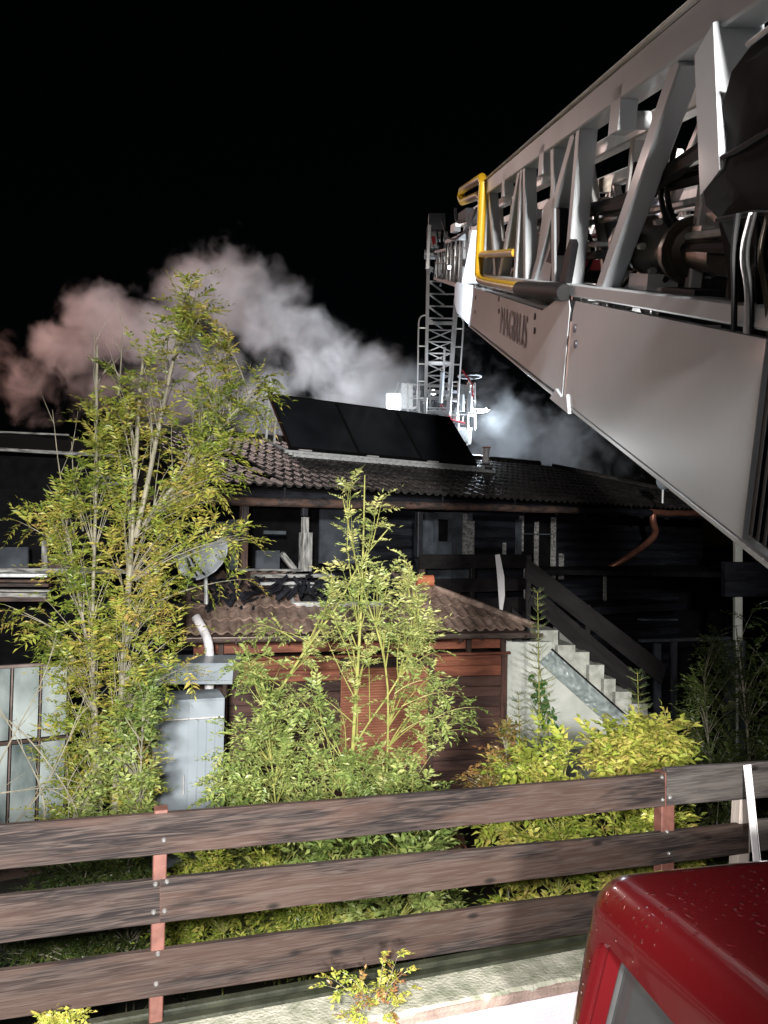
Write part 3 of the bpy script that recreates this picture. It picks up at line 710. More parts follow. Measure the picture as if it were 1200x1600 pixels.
# roll-down slat shutter
shut = MB().box(SW((sh_u0 + sh_u1) / 2, WBs - .0, (sh_z0 + sh_z1) / 2), sa * (sh_u1 - sh_u0) / 2, sb * .01, kv(0, 0, (sh_z0 - sh_z1) / 2)).build('shutter', 'shutter', shed)
z = sh_z0 - .02; sm_ = None
while z > sh_z1:
    c_ = MB().tube([SW(sh_u0 + .01, WBs - .018, z), SW(sh_u1 - .01, WBs - .018, z)], .0165, 8)
    if sm_ is None:
        me, mw0 = c_.mesh('slat', True); me.materials.append(M['shutter']); sm_ = me; zz = z
    link('slat', sm_, shut, Matrix.Translation(kv(0, 0, z - zz)) @ mw0)
    z -= .036

# white curved drain pipe at the shed's left corner
dpw = thing('drain_pipe', 'white plastic drain pipe curving down at the left end of the shed gutter', 'pipe', P(327, 1100, 9.1))
tube('pipe', smoothpts([P(306, 968, 9.4), P(313, 978, 9.35), P(325, 1000, 9.3), P(327, 1030, 9.25), P(326, 1100, 9.2), P(325, 1380, 9.1)], 2), [.035] * 41, 'pipe_white', dpw, 12) if False else None
pp_ = smoothpts([P(306, 964, 9.4), P(313, 976, 9.35), P(326, 1000, 9.3), P(328, 1035, 9.25), P(326, 1110, 9.2), P(325, 1380, 9.1)], 2)
tube('pipe', pp_, .055, 'pipe_white', dpw, 12)
tube('pipe_collar', [P(327, 1052, 9.23), P(327, 1062, 9.23)], .068, 'pipe_white', dpw, 12)

# pale board and cabinet
pb_ = thing('pale_board', 'pale blue-grey board lying above the metal cabinet', 'board', P(298, 1060, 8.7))
MB().prism([P(231, 1037, 8.6), P(365, 1036, 8.9), P(363, 1065, 8.8), P(233, 1064, 8.5)], (0, .5, .02)).build('board_face', 'cabinet', pb_)
MB().prism([P(231, 1064, 8.48), P(363, 1064, 8.78), P(363, 1069, 8.78), P(231, 1069, 8.48)], (0, .05, 0)).build('board_edge', 'cabinet', pb_)
for x in (240, 352): beam('leg', Vector((P(x, 1100, 8.9).x, 8.95, 0)), P(x, 1066, 8.95), .05, .05, 'dark_wood', pb_, up=(0, 1, 0))
cb = thing('metal_cabinet', 'tall pale blue metal cabinet with a highlight built as a bar, behind the left post', 'cabinet', (P(295, 1300, 8.1).x, 8.3, 0))
A_, B_ = P(240, 1096, 8.0), P(351, 1094, 8.25); dcb = (B_ - A_); dcb.z = 0; ncb = Vector((-dcb.y, dcb.x, 0)).normalized()
H_ = A_.z; h0 = .45
MB().prism([Vector((A_.x, A_.y, h0)), Vector((B_.x, B_.y, h0)), Vector((B_.x, B_.y, H_)), Vector((A_.x, A_.y, H_))], ncb * .5).build('body', 'cabinet', cb)
for k, (f0, f1) in enumerate(((.01, .485), (.5, .985))):
    a = A_.lerp(B_, f0); b = A_.lerp(B_, f1)
    d_ = MB().prism([Vector((a.x, a.y, h0 + .02)), Vector((b.x, b.y, h0 + .02)), Vector((b.x, b.y, H_ - .02)), Vector((a.x, a.y, H_ - .02))], -ncb * .018).build('door', 'cabinet', cb)
    for f in (.25, .5, .75):
        c = a.lerp(b, f) - ncb * .02
        if k == 1: tube('rib', [Vector((c.x, c.y, h0 + .05)), Vector((c.x, c.y, H_ - .2))], .008, 'cabinet', d_, 6)
    tube('highlight_bar', [Vector((a.x, a.y, H_ - .2)) - ncb * .02, Vector((b.x, b.y, H_ - .2)) - ncb * .02], .012, 'alu', d_, 8)  # bright bar standing in for the highlight on the sheet metal
    tube('handle', [Vector((b.x, b.y, h0 + .75)) - ncb * .045 - dcb * .05, Vector((b.x, b.y, h0 + .95)) - ncb * .045 - dcb * .05], .012, 'steel', d_, 8)
for f in (.05, .95):
    c = A_.lerp(B_, f); beam('foot', Vector((c.x, c.y, 0)) + ncb * .1, Vector((c.x, c.y, h0)) + ncb * .1, .06, .06, 'steel', cb, up=(0, 1, 0))

# glazed cold frame / greenhouse on the far left
gh = thing('greenhouse', 'small greenhouse of milky stained panes on the far left behind the fence', 'greenhouse', (P(50, 1250, 8.6).x, 8.8, 0))
GA, GB = P(-190, 1042, 8.1), P(108, 1046, 9.0); GA.z = GB.z = (GA.z + GB.z) / 2
gd = (GB - GA); gl_ = gd.length; gd.normalize(); gn = Vector((-gd.y, gd.x, 0))
zt_ = GA.z; zm = P(60, 1158, 8.8).z
ks = [0, .17, .34, .51, .68, .84, 1.0]
for f0, f1 in zip(ks, ks[1:]):
    a = GA + gd * gl_ * f0; b = GA + gd * gl_ * f1
    for (za, zb) in ((zm + .03, zt_ - .02), (.35, zm - .03)):
        MB().prism([Vector((a.x, a.y, za)) + gd * .02, Vector((b.x, b.y, za)) - gd * .02, Vector((b.x, b.y, zb)) - gd * .02, Vector((a.x, a.y, zb)) + gd * .02], gn * .012).build('pane', 'glasshouse', gh)
    beam('glazing_bar', Vector((b.x, b.y, .2)), Vector((b.x, b.y, zt_)), .02, .04, 'gutter', gh, up=gn)
for z_ in (.3, zm, zt_): beam('glazing_bar', Vector((GA.x, GA.y, z_)), Vector((GB.x, GB.y, z_)), .04, .04, 'gutter' if z_ != zm else 'dark_wood', gh)
MB().prism([Vector((GA.x, GA.y, zt_ + .02)), Vector((GB.x, GB.y, zt_ + .02)), Vector((GB.x, GB.y, zt_ + .35)) + gn * 1.0, Vector((GA.x, GA.y, zt_ + .35)) + gn * 1.0], (0, 0, .012)).build('roof_pane', 'black_void', gh)
MB().prism([Vector((GA.x, GA.y, 0)), Vector((GB.x, GB.y, 0)), Vector((GB.x, GB.y, .28)), Vector((GA.x, GA.y, .28))], gn * .1).build('plinth', 'dark_wood', gh)

# satellite dish
dc = P(316, 872, 9.4); ds = thing('satellite_dish', 'broken light grey satellite dish tilted among the debris above the shed roof', 'satellite dish', dc)
nd = Vector((-.35, -.75, .55)).normalized(); dx = Vector((1, 0, .42)); dx = (dx - nd * dx.dot(nd)).normalized(); dy = nd.cross(dx)
outl = [(274, 868), (292, 864), (312, 858), (333, 849), (352, 839), (356, 852), (354, 866), (347, 880), (336, 892), (322, 901), (308, 906), (292, 903), (281, 894), (276, 881)]
op = [PL(x, y, dc, nd) for x, y in outl]; b_ = MB(); n = len(op); rings = 5; vs = []
for lay in (0, -.012):
    vs.append(dc + nd * (lay - .05))
    for r_ in range(1, rings + 1):
        for p_ in op: f = r_ / rings; vs.append(dc + (p_ - dc) * f + nd * (.05 * f * f - .05 + lay))
K_ = 1 + n * rings; fs = []
for o_ in (0, K_):
    fs += [(o_, o_ + 1 + i, o_ + 1 + (i + 1) % n) for i in range(n)]
    for r_ in range(rings - 1): fs += [(o_ + 1 + r_ * n + i, o_ + 1 + (r_ + 1) * n + i, o_ + 1 + (r_ + 1) * n + (i + 1) % n, o_ + 1 + r_ * n + (i + 1) % n) for i in range(n)]
q_ = 1 + (rings - 1) * n; fs += [(q_ + i, q_ + (i + 1) % n, K_ + q_ + (i + 1) % n, K_ + q_ + i) for i in range(n)]
b_.add(vs, fs).build('reflector', 'dish', ds, smooth=True)
b_ = MB(); b_.tube([p_ + nd * .004 for p_ in op + [op[0]]], .007, 6); b_.build('rim', 'dish', ds, smooth=True)
lnb = dc + nd * .42 - dy * .12
tube('feed_arm', [dc - dy * .28 + nd * .02, dc - dy * .3 + nd * .2, lnb], .014, 'black_rubber', ds, 8)
MB().tube([lnb, lnb - nd * .1], [.035, .028], 10).build('feed_horn', 'dark_print', ds, smooth=True)
tube('mast', [dc - nd * .08, dc - nd * .12 - kv(0, 0, .5)], .025, 'steel', ds, 8)
# bracket pieces in front (dark silhouettes on dish)
for (x0, y0, x1, y1) in ((292, 872, 300, 898), (288, 900, 306, 905), (293, 878, 308, 900)):
    beam('bracket', P(x0, y0, 9.15), P(x1, y1, 9.15), .02, .02, 'black_rubber', ds)

# ================================================================== STAIR
stw = thing('staircase', 'whitewashed concrete outside staircase climbing left to the balcony beside the shed', 'staircase', P(900, 1150, 11.3))
TY = 11.25; tdir = Vector((1, .12, 0)).normalized(); tnn = Vector((-tdir.y, tdir.x, 0))
T0 = P(790, 1000, TY)
def tp(x, y, off=0): return PL(x, y, T0 + tnn * off, tnn)
steps_px = [(838, 985), (868, 1008), (895, 1019), (917, 1039), (940, 1061), (958, 1081), (983, 1100), (1008, 1122), (1030, 1142), (1050, 1165), (1072, 1188), (1092, 1210)]
# stair wall slab
poly = [tp(793, 1002), tp(838, 1002), tp(865, 1010), tp(893, 1022)]
wallpts = [(792, 1003), (862, 1003), (862, 1012), (935, 1085), (990, 1130), (1085, 1222), (1110, 1330), (800, 1330)]
MB().prism([tp(x, y) for x, y in wallpts], tnn * .14).build('side_wall', 'stair', stw)
MB().prism([tp(x, y, -.02) for x, y in ((789, 1000), (800, 1000), (805, 1330), (797, 1330))], tnn * .16).build('corner_edge', 'stair', stw)
for (x0, y0), (x1, y1) in zip(steps_px, steps_px[1:]):
    a = tp(x0 - 1, y0, .145); b = tp(x1 + 4, y0, .145); lo_ = tp(x1, y0 + 60, .145)
    MB().prism([a, b, Vector((b.x, b.y, a.z - .55)), Vector((a.x, a.y, a.z - .55))], tnn * 1.1).build('step', 'step', stw)
# handrail boards + posts
hr = thing('stair_railing', 'black sloping board railing along the outside staircase', 'railing', P(920, 960, 11.4))
def sboard(pts, off):
    q = [tp(x, y, off) for x, y in pts]; d_ = q[1] - q[0]
    MB().prism(q, tnn * .045).build('board', 'rail_black', hr, rot=axis_rot(d_))
sboard([(824, 872), (1042, 1040), (1034, 1070), (820, 903)], .35)
sboard([(836, 918), (1005, 1062), (996, 1096), (826, 942)], .35)
sboard([(800, 950), (985, 1105), (975, 1135), (800, 985)], .40)
for x, y in ((826, 868), (918, 945), (1005, 1015)):
    a = tp(x, y, .42); beam('post', a - kv(0, 0, 1.15), a, .08, .06, 'rail_black', hr, up=tnn)
# pale wall seen between the boards
MB().prism([tp(x, y, 1.3) for x, y in ((868, 962), (940, 1010), (940, 1050), (868, 1000))], tnn * .1).build('landing_wall', 'stair', stw)
MB().prism([tp(x, y, 1.3) for x, y in ((985, 1018), (1030, 1045), (1032, 1062), (985, 1030))], tnn * .1).build('landing_wall', 'stair', stw)
# grey wrinkled sheet leaning on the stair wall
sh_ = thing('crumpled_sheet', 'wrinkled shiny grey sheet draped diagonally over the white stair wall', 'sheet', tp(900, 1065, -.1))
b_ = MB(); n1, n2 = 26, 8; vs = []
cA, cB, cC, cD = (846, 1012), (862, 1014), (992, 1132), (940, 1122)
for i in range(n1 + 1):
    f = i / n1
    top_ = (864 + (992 - 864) * f, 1015 + (1128 - 1015) * f); bo = (842 + (942 - 842) * f, 1034 + (1124 - 1034) * f)
    for j in range(n2 + 1):
        g_ = j / n2; x = top_[0] + (bo[0] - top_[0]) * g_; y = top_[1] + (bo[1] - top_[1]) * g_
        vs.append(tp(x, y, -.05 - .05 * math.sin(g_ * 3) + random.uniform(-.012, .012)))
b_.add(vs, [(i * (n2 + 1) + j, i * (n2 + 1) + j + 1, (i + 1) * (n2 + 1) + j + 1, (i + 1) * (n2 + 1) + j) for i in range(n1) for j in range(n2)])
b_.build('sheet_surface', 'sheet', sh_)
tube('edge_rope', [tp(862 + 130 * f, 1014 + 116 * f, -.09) for f in np.linspace(0, 1, 8)], .014, 'black_rubber', sh_, 6)

# ================================================================== CARPORT (right, its shade put into the colour)
cp = thing('carport', 'unlit carport with pale lintels and posts behind the dark shrubs', 'carport', P(1060, 1050, 13))
for (x0, y0, x1, y1, h_, mt_) in ((1000, 1001, 1140, 997, .05, 'soot_wall'), (1000, 968, 1055, 968, .03, 'soot_wall'), (1130, 905, 1320, 905, .6, 'char')):
    beam('lintel', P(x0, y0, 13.2), P(x1, y1, 13.6), .12, h_, mt_, cp)
for x, y0, y1, wd, mt_ in ((1148, 1000, 1150, .34, 'soot_wall'), (1052, 1000, 1150, .12, 'char'), (1153, 845, 905, .13, 'stair'), (1027, 1005, 1150, .12, 'soot_wall')):
    beam('post', Vector((P(x, y1, 13.3).x, 13.3, 0)), P(x, y0, 13.3), wd, .1, mt_, cp, up=(0, 1, 0))
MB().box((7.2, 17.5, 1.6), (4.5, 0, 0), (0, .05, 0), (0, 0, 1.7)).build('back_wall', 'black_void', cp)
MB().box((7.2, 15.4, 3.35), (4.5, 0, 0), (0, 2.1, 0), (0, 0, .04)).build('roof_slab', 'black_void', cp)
dg = thing('gable_dish', 'small pale aerial dish on the roof right under the ladder panel', 'aerial', P(1038, 750, 13.5))
b_ = MB(); c_ = P(1036, 752, 14); b_.tube([c_, c_ + kv(.02, -.05, 0), c_ + kv(.04, -.09, 0)], [.16, .13, .02], 14); b_.build('reflector', 'cabinet', dg, smooth=True)
tube('mast', [c_, c_ - kv(0, -.02, .4)], .02, 'steel', dg, 6)

# bird house seen through the fence
bh = thing('bird_house', 'small reddish gabled bird house seen between the top and middle fence boards', 'bird house', P(705, 1320, 6.8))
c = P(704, 1322, 6.8)
roofc = P(705, 1296, 6.8)
hx = kv(.105, 0, 0)
MB().prism([c - hx - kv(0, 0, .15), c + hx - kv(0, 0, .15), c + hx, roofc - kv(0, 0, .02), c - hx], (0, .18, 0)).build('body', 'post_red', bh)
for sg in (-1, 1):
    MB().prism([roofc + kv(0, -.03, .015), roofc + kv(0, -.03, -.01), c + kv(sg * .14, -.03, -.025), c + kv(sg * .14, -.03, 0)], (0, .25, 0)).build('roof_board', 'shed_wood', bh)
MB().tube([P(703, 1300, 6.78), P(703, 1322, 6.78)], .012, 8).build('ridge_post', 'dark_wood', bh)
MB().tube([P(706, 1312, 6.79), P(706, 1312, 6.765)], .02, 10).build('entrance_ring', 'terracotta', bh)
beam('pole', Vector((c.x, c.y + .09, 0)), c + kv(0, .09, -.14), .04, .04, 'dark_wood', bh, up=(0, 1, 0))

# ================================================================== FIRE ENGINE CAB
az = R(-14.7); fv = Vector((math.sin(az), math.cos(az), 0)); fw = Vector((math.cos(az), -math.sin(az), 0))
RZ = 2.835
K0 = PL(948, 1392, (0, 0, RZ), kv(0, 0, 1))   # far left roof corner
truck = thing('fire_engine', 'red fire engine cab with a wet roof, its corner nearest the fence', 'fire engine', K0 - kv(0, 0, RZ))
def cabpt(s, wl, z): return Vector((K0.x, K0.y, 0)) + fv * s + fw * wl + kv(0, 0, z)
TUM = .20   # side leans outward going down
prof = []   # (w, z) from roof centre to skirt
rr = .10
prof += [(2.1, RZ - .05), (1.6, RZ - .03), (1.0, RZ - .012), (.5, RZ - .004), (.22, RZ - .002)]
for i in range(9):
    th = math.pi / 2 * i / 8; prof.append((rr - rr * math.sin(th) + .0, RZ - rr - .003 + rr * math.cos(th)))
for z_ in (.18, .30, .6, 1.0, 1.5, 2.0, 2.3): prof.append((-(z_ - rr) * TUM, RZ - z_))
srows = []
for i in range(8):      # rounded far edge
    th = math.pi / 2 * i / 7; srows.append((.12 * math.sin(math.pi / 2 - th), .12 * (1 - math.cos(math.pi / 2 - th))))
srows = [(.12 * math.cos(t), .12 * (1 - math.sin(t))) for t in np.linspace(0, math.pi / 2, 8)]
rows = []
for (s_, drop) in srows: rows.append((s_ - .0, drop))
for s_ in (-.2, -.5, -.9, -1.4, -2.0, -2.6): rows.append((s_, 0))
vs = []; n = len(prof)
for (s_, drop) in rows:
    for (w_, z_) in prof:
        up_side = 1 if z_ > RZ - .12 else 0
        vs.append(cabpt(s_ - (RZ - z_) * .02, w_ + drop * (1 if w_ < .3 else .3), z_ - drop * up_side))
fs = [(i * n + j, i * n + j + 1, (i + 1) * n + j + 1, (i + 1) * n + j) for i in range(len(rows) - 1) for j in range(n - 1)]
fs.append(tuple(range(n)))
me = bpy.data.meshes.new('body'); me.from_pydata([v - K0 for v in vs], [], fs)
bm = bmesh.new(); bm.from_mesh(me); bmesh.ops.recalc_face_normals(bm, faces=bm.faces); bm.to_mesh(me); bm.free()
me.materials.append(M['wet_red']); me.polygons.foreach_set('use_smooth', [True] * len(me.polygons))
try: me.set_sharp_from_angle(angle=R(50))
except Exception: pass
body = link('body', me, truck, Matrix.Translation(K0))
so = body.modifiers.new('solid', 'SOLIDIFY'); so.thickness = .03; so.offset = -1
# window opening cut
side_n = (fw * -1 + kv(0, 0, 0)); sp0 = cabpt(0, 0, RZ - .1); sd = kv(0, 0, -1) - fw * TUM; sd.normalize(); sN = fv.cross(sd).normalized(); sN = sN if sN.dot(fw) < 0 else -sN
def sidept(x, y, off=0): return PL(x, y, sp0 + sN * off, sN)
wtl = sidept(949, 1462); wbl = sidept(906, 1640); wtr = sidept(1068, 1600)
et = (wtr - wtl); ed = (wbl - wtl)
A0 = wtl; def_pts = []
B0 = wtl + ed.normalized() * .9; C0 = wtl + et.normalized() * 1.5 + ed.normalized() * .9; D0 = wtl + et.normalized() * 1.5
def rounded(corners, r_, n_=6):
    out = []; m_ = len(corners)
    for i in range(m_):
        p_, a, b = corners[i], corners[i - 1], corners[(i + 1) % m_]
        u1 = (a - p_).normalized() * r_; u2 = (b - p_).normalized() * r_
        for k_ in range(n_ + 1):
            t = k_ / n_; out.append((p_ + u1) * (1 - t) ** 2 + p_ * 2 * t * (1 - t) + (p_ + u2) * t ** 2)
    return out
wp = rounded([A0, B0, C0, D0], .06)
cut = MB().prism([p_ + sN * .2 for p_ in wp], -sN * .5).build('cutter', 'red')
md = body.modifiers.new('win', 'BOOLEAN'); md.operation = 'DIFFERENCE'; md.object = cut; md.solver = 'EXACT'
dg_ = bpy.context.evaluated_depsgraph_get(); dg_.update()
me2 = bpy.data.meshes.new_from_object(body.evaluated_get(dg_)); body.modifiers.clear(); body.data = me2
me2.name = 'cab_body'
bpy.data.objects.remove(cut)
# reveal, seal, glass
wfr = tube('window_frame', wp + [wp[0]], .014, 'red', truck, 8)
wp2 = rounded([A0 + (et + ed).normalized() * .05, B0 + (et.normalized() - ed.normalized()) * .03, C0 - (et + ed).normalized() * .05, D0 + (ed.normalized() - et.normalized()) * .03], .05)
b_ = MB(); nn_ = len(wp); b_.add([p_ - sN * .0 for p_ in wp] + [p_ - sN * .05 for p_ in wp2], [(i, (i + 1) % nn_, nn_ + (i + 1) % nn_, nn_ + i) for i in range(nn_)]); b_.build('window_reveal', 'red', truck, smooth=True)
tube('window_seal', [p_ - sN * .05 for p_ in wp2] + [wp2[0] - sN * .05], .009, 'seal', truck, 8)
b_ = MB(); b_.prism([p_ - sN * .052 for p_ in wp2], -sN * .006); b_.build('window_glass', 'glass_dark', truck)
# roof seam: sealing lip along the roof edge
seam = [cabpt(s_, .075, RZ + .002) for s_ in np.linspace(.02, -2.5, 24)]
tube('roof_seam', seam, .006, 'wet_red', truck, 6)
seam2 = [cabpt(s_, .135, RZ + .003) for s_ in np.linspace(-.02, -2.5, 24)]
tube('roof_seam', seam2, .005, 'wet_red', truck, 6)
b_ = MB(); b_.prism([cabpt(-.05, .3, .6), cabpt(-2.4, .3, .6), cabpt(-2.4, 2.0, .6), cabpt(-.05, 2.0, .6)], (0, 0, .05)); b_.build('cab_floor', 'interior', truck)

# ================================================================== AERIAL LADDER
ld = ray(606, 412).normalized(); lr = ld.cross(kv(0, 0, 1)).normalized(); ln_ = lr.cross(ld)
Q0 = P(880, 625, 3.3)
def B(s, t, h): return Q0 + ld * s + lr * t + ln_ * h
lad = thing('turntable_ladder', 'white steel lattice ladder boom of the fire engine reaching over the fence', 'ladder', B(-1, .75, 0))
def lbeam(name, a, b, wd, ht, mat='white', up=None, c=.006, parent=None): return beam(name, B(*a), B(*b), wd, ht, mat, parent or lad, up=up if up is not None else ln_, c=c)
LW = 1.5   # width of base section
# side panels of the base section (left = visible)
def panel(name, pts, t, th, mat='white', parent=None): return MB().prism([B(s, t, h) for s, h in pts], lr * th).build(name, mat, parent or lad)
panel('side_panel', [(-1.76, 0), (-.03, 0.0), (-.03, .36), (-.06, .415), (-1.72, .415)], 0, .03)
panel('side_panel', [(.03, .015), (.45, .012), (4.1, .03), (4.1, .36), (.62, .34), (.30, .405), (.06, .415), (.03, .38)], 0, .03)
panel('side_panel', [(-2.6, 0), (4.1, 0), (4.1, .40), (-2.6, .40)], LW, .03)
# joint strip, bottom flange, joint shoe
lbeam('joint_strip', (0, .02, .0), (0, .02, .33), .05, .03, 'alu', up=lr)
for s0, s1 in ((-2.6, -.02), (.04, 4.1)): lbeam('bottom_flange', (s0, .05, -.012), (s1, .05, -.012 + (.02 if s0 > 0 else 0)), .10, .022)
lbeam('bottom_flange', (-2.6, LW - .05, -.012), (4.1, LW - .05, -.012), .10, .022)
MB().prism([B(-.16, -.012, -.03), B(.22, -.012, -.03), B(.12, -.012, .03), B(0, -.012, .012), B(-.10, -.012, .04)], lr * .10).build('joint_shoe', 'white', lad)
MB().prism([B(-.75, .03, -.10), B(-.62, .03, -.13), B(-.5, .03, -.10), B(-.45, .03, -.02), B(-.8, .03, -.02)], lr * .12).build('cable_bracket', 'cabinet', lad) if False else None
# ribbed black plate behind the white panel
panel('ribbed_plate', [(-2.6, .015), (-1.775, .015), (-1.735, .415), (-2.6, .415)], .005, .02, 'black_rubber')
for k in range(26):
    s_ = -1.80 - k * .03; MB().beam(B(s_, .002, .02), B(s_ + .035, .002, .41), .012, .010, lr).build('plate_rib', 'black_rubber', lad)
# holes and bolts on panels
for s_, h in ((-.05, .31), (-.085, .25), (.79, .30), (.77, .23), (2.16, .33), (2.12, .25), (3.6, .28), (3.6, .16)):
    MB().tube([B(s_ - (.05 if s_ < 0 else 0), -.006, h), B(s_ - (.05 if s_ < 0 else 0), .004, h)], .017, 12).build('bolt_hole', 'dark_print', lad)
# rails and trusses of the base section
HR0, HR1 = 1.085, 1.19
for t, s0 in ((.045, -2.6), (LW - .045, -2.6)):
    lbeam('top_rail', (s0, t, (HR0 + HR1) / 2), (3.4, t, (HR0 + HR1) / 2), .09, HR1 - HR0)
    lbeam('rail_lip', (s0, t - .01, HR1 + .004), (3.4, t - .01, HR1 + .004), .11, .012, 'alu')
    lbeam('lower_chord', (s0, t, .455), (3.4, t, .455), .09, .05)
# upper plate with the length marks, slightly inboard
lbeam('scale_plate', (-2.6, .07, 1.222), (3.4, .07, 1.222), .02, .06, 'grey_plate')
# posts / diagonals on left truss, read from the left plane
def truss(t, post_s, diag, wd=.075, mat='white'):
    for s_ in post_s: lbeam('truss_post', (s_, t, .43), (s_, t, HR0 + .02), wd, wd, mat, up=ld)
    for a, b in diag: lbeam('truss_diagonal', (a, t, .45), (b, t, HR0 + .01), wd * .9, wd, mat, up=ld)
truss(.045, (.20, 1.62, 3.28), ((-.33, -.93), (.45, .75), (1.05, .30), (1.25, 1.55), (2.35, 1.72), (2.5, 3.2)))
lbeam('truss_post', (-1.35, .045, .74), (-1.19, .045, HR0 - .01), .12, .12, up=ld)
truss(LW - .045, (-2.2, -.8, .6, 2.0, 3.3), ((-2.9, -2.3), (-2.1, -1.5), (-1.4, -.9), (-.7, -.15), (0, .5), (.7, 1.25), (1.4, 1.9), (2.1, 2.7)))
# scale lettering
def text(name, s, size, T, xdir, ydir, mat, parent, ext=.002, bold=0.0, wscale=1.0, width=None):
    cu_ = bpy.data.curves.new(name, 'FONT'); cu_.body = s; cu_.size = size; cu_.extrude = ext; cu_.offset = bold; cu_.align_x = 'CENTER'; cu_.align_y = 'CENTER'
    cu_.resolution_u = 3
    o = bpy.data.objects.new('t', cu_); COL.objects.link(o)
    d_ = bpy.context.evaluated_depsgraph_get(); me = bpy.data.meshes.new_from_object(o.evaluated_get(d_)); bpy.data.objects.remove(o)
    me.name = name; me.materials.append(M[mat])
    x = Vector(xdir).normalized(); y = Vector(ydir).normalized(); z = x.cross(y)
    if width: wscale = width / max(1e-3, max(v.co.x for v in me.vertices) - min(v.co.x for v in me.vertices))
    mw = Matrix.Translation(T) @ Matrix((x, y, z)).transposed().to_4x4() @ Matrix.Diagonal((wscale, 1, 1, 1))
    return link(name, me, parent, mw)
text('lettering', 'MAGIRUS', .25, B(1.50, -.004, .19), -ld, ln_, 'dark_print', lad, bold=.0, ext=.0006, width=1.02)
text('length_mark', '20m', .07, B(-.98, .055, 1.221), -ld, ln_, 'dark_print', lad)
text('length_mark', '2m', .065, B(-.10, .055, 1.221), -ld, ln_, 'dark_print', lad)
lbeam('length_stripe', (-.205, .057, 1.222), (-.222, .057, 1.222), .01, .058, 'ladder_red')
text('length_mark', '1m', .065, B(.78, .055, 1.221), -ld, ln_, 'ladder_red', lad)
lbeam('length_stripe', (.655, .057, 1.222), (.64, .057, 1.222), .01, .058, 'ladder_red')
# rail fittings
for s_ in (-.38, .95, 2.3):
    MB().box(B(s_, .03, 1.06), ld * .06, lr * .03, ln_ * .07).build('guide_block', 'white', lad)
    MB().tube([B(s_, .07, 1.03), B(s_, .12, 1.03)], .03, 10).build('guide_roller', 'steel', lad, smooth=True)
# inner, extended sections
def section(idx, t0, t1, h0_, h1_, s0, s1, bay, wd, mat='alu'):
    for t in (t0, t1):
        lbeam('section_rail', (s0, t, h1_), (s1, t, h1_), wd, wd * 1.1, mat)
        lbeam('section_rail', (s0, t, h0_), (s1, t, h0_), wd, wd * 1.3, mat)
        lbeam('handrail', (s0, t, (h1_ * .6 + h0_ * .4)), (s1, t, (h1_ * .6 + h0_ * .4)), wd * .4, wd * .4, 'steel')
        s_ = s0
        k = 0
        while s_ < s1 - .05:
            e = min(s_ + bay, s1)
            lbeam('section_brace', (s_, t, h0_), (s_, t, h1_), wd * .7, wd * .7, mat, up=ld)
            if k % 2 == 0: lbeam('section_brace', (s_, t, h0_), (e, t, h1_), wd * .6, wd * .6, mat, up=ld)
            else: lbeam('section_brace', (s_, t, h1_), (e, t, h0_), wd * .6, wd * .6, mat, up=ld)
            s_ += bay; k += 1
    s_ = s0
    while s_ < s1:
        lbeam('rung', (s_, t0, h0_ + .03), (s_, t1, h0_ + .03), .035, .035, 'steel', c=.01); s_ += .33
section(2, .17, LW - .17, .30, 1.04, -1.6, 7.2, .75, .06)
section(3, .29, LW - .29, .26, .94, -.2, 11.5, .8, .052)
section(4, .40, LW - .40, .22, .84, 1.4, 16.7, .85, .046)
# pipes, hoses, cylinders within the boom
for (s0, s1, t, h, r_, mt_) in ((-2.5, 3.3, .13, .60, .018, 'black_rubber'), (-2.5, 3.3, .13, .64, .012, 'steel'), (-2.5, 2.8, .14, .80, .022, 'black_rubber'), (-2.5, 3.4, .22, .50, .03, 'black_rubber'), (-2.5, 7, .36, .18, .025, 'steel'), (-2.5, 3, .25, .70, .012, 'ladder_red'), (-2.5, 10, .75, .16, .03, 'black_rubber'), (-2.5, 3.2, LW - .2, .62, .025, 'steel')):
    n = 14; pts = [B(s0 + (s1 - s0) * i / n, t + random.uniform(-.006, .006), h + random.uniform(-.008, .008)) for i in range(n + 1)]
    tube('hydraulic_pipe', pts, r_, mt_, lad, 8)
tube('hydraulic_pipe', [B(-1.6, .10, .90), B(-1.0, .10, .86), B(-.2, .12, .78), B(.4, .12, .79)], .03, 'black_rubber', lad, 8)
for s_, t, h, L_ in ((-1.35, .10, .845, .5),):
    lbeam('light_strip', (s_, t, h), (s_ + L_, t, h - .01), .03, .022, 'alu')
def lbox(name, s, t, h, a, b, c, mat): return MB().box(B(s, t, h), ld * a, lr * b, ln_ * c).build(name, mat, lad)
# worn swivel joint (big brown cylinder)
cyl = [(q_ + .36, .17, h_) for q_, h_ in ((-1.42, .585), (-1.22, .60), (-1.21, .60), (-1.16, .60), (-1.10, .605), (-.84, .625), (-.78, .63), (-.76, .63), (-.55, .645), (-.50, .65))]
rads = [.055, .055, .08, .085, .062, .095, .095, .06, .055, .03]
MB().tube([B(*q) for q in cyl], rads, 14).build('swivel_joint', 'bronze', lad, smooth=True)
for s_ in (-.82, -.46, -.24): MB().tube([B(s_, .17, .60 + (s_ + .84) * .06), B(s_ + .03, .17, .602 + (s_ + .84) * .06)], .102, 14).build('swivel_flange', 'bronze', lad, smooth=True)
for k in range(6):
    a = k * math.pi / 3; MB().tube([B(-.60, .17 + .088 * math.cos(a), .617 + .088 * math.sin(a)), B(-.57, .17 + .09 * math.cos(a), .617 + .09 * math.sin(a))], .012, 6).build('swivel_bolt', 'alu', lad)
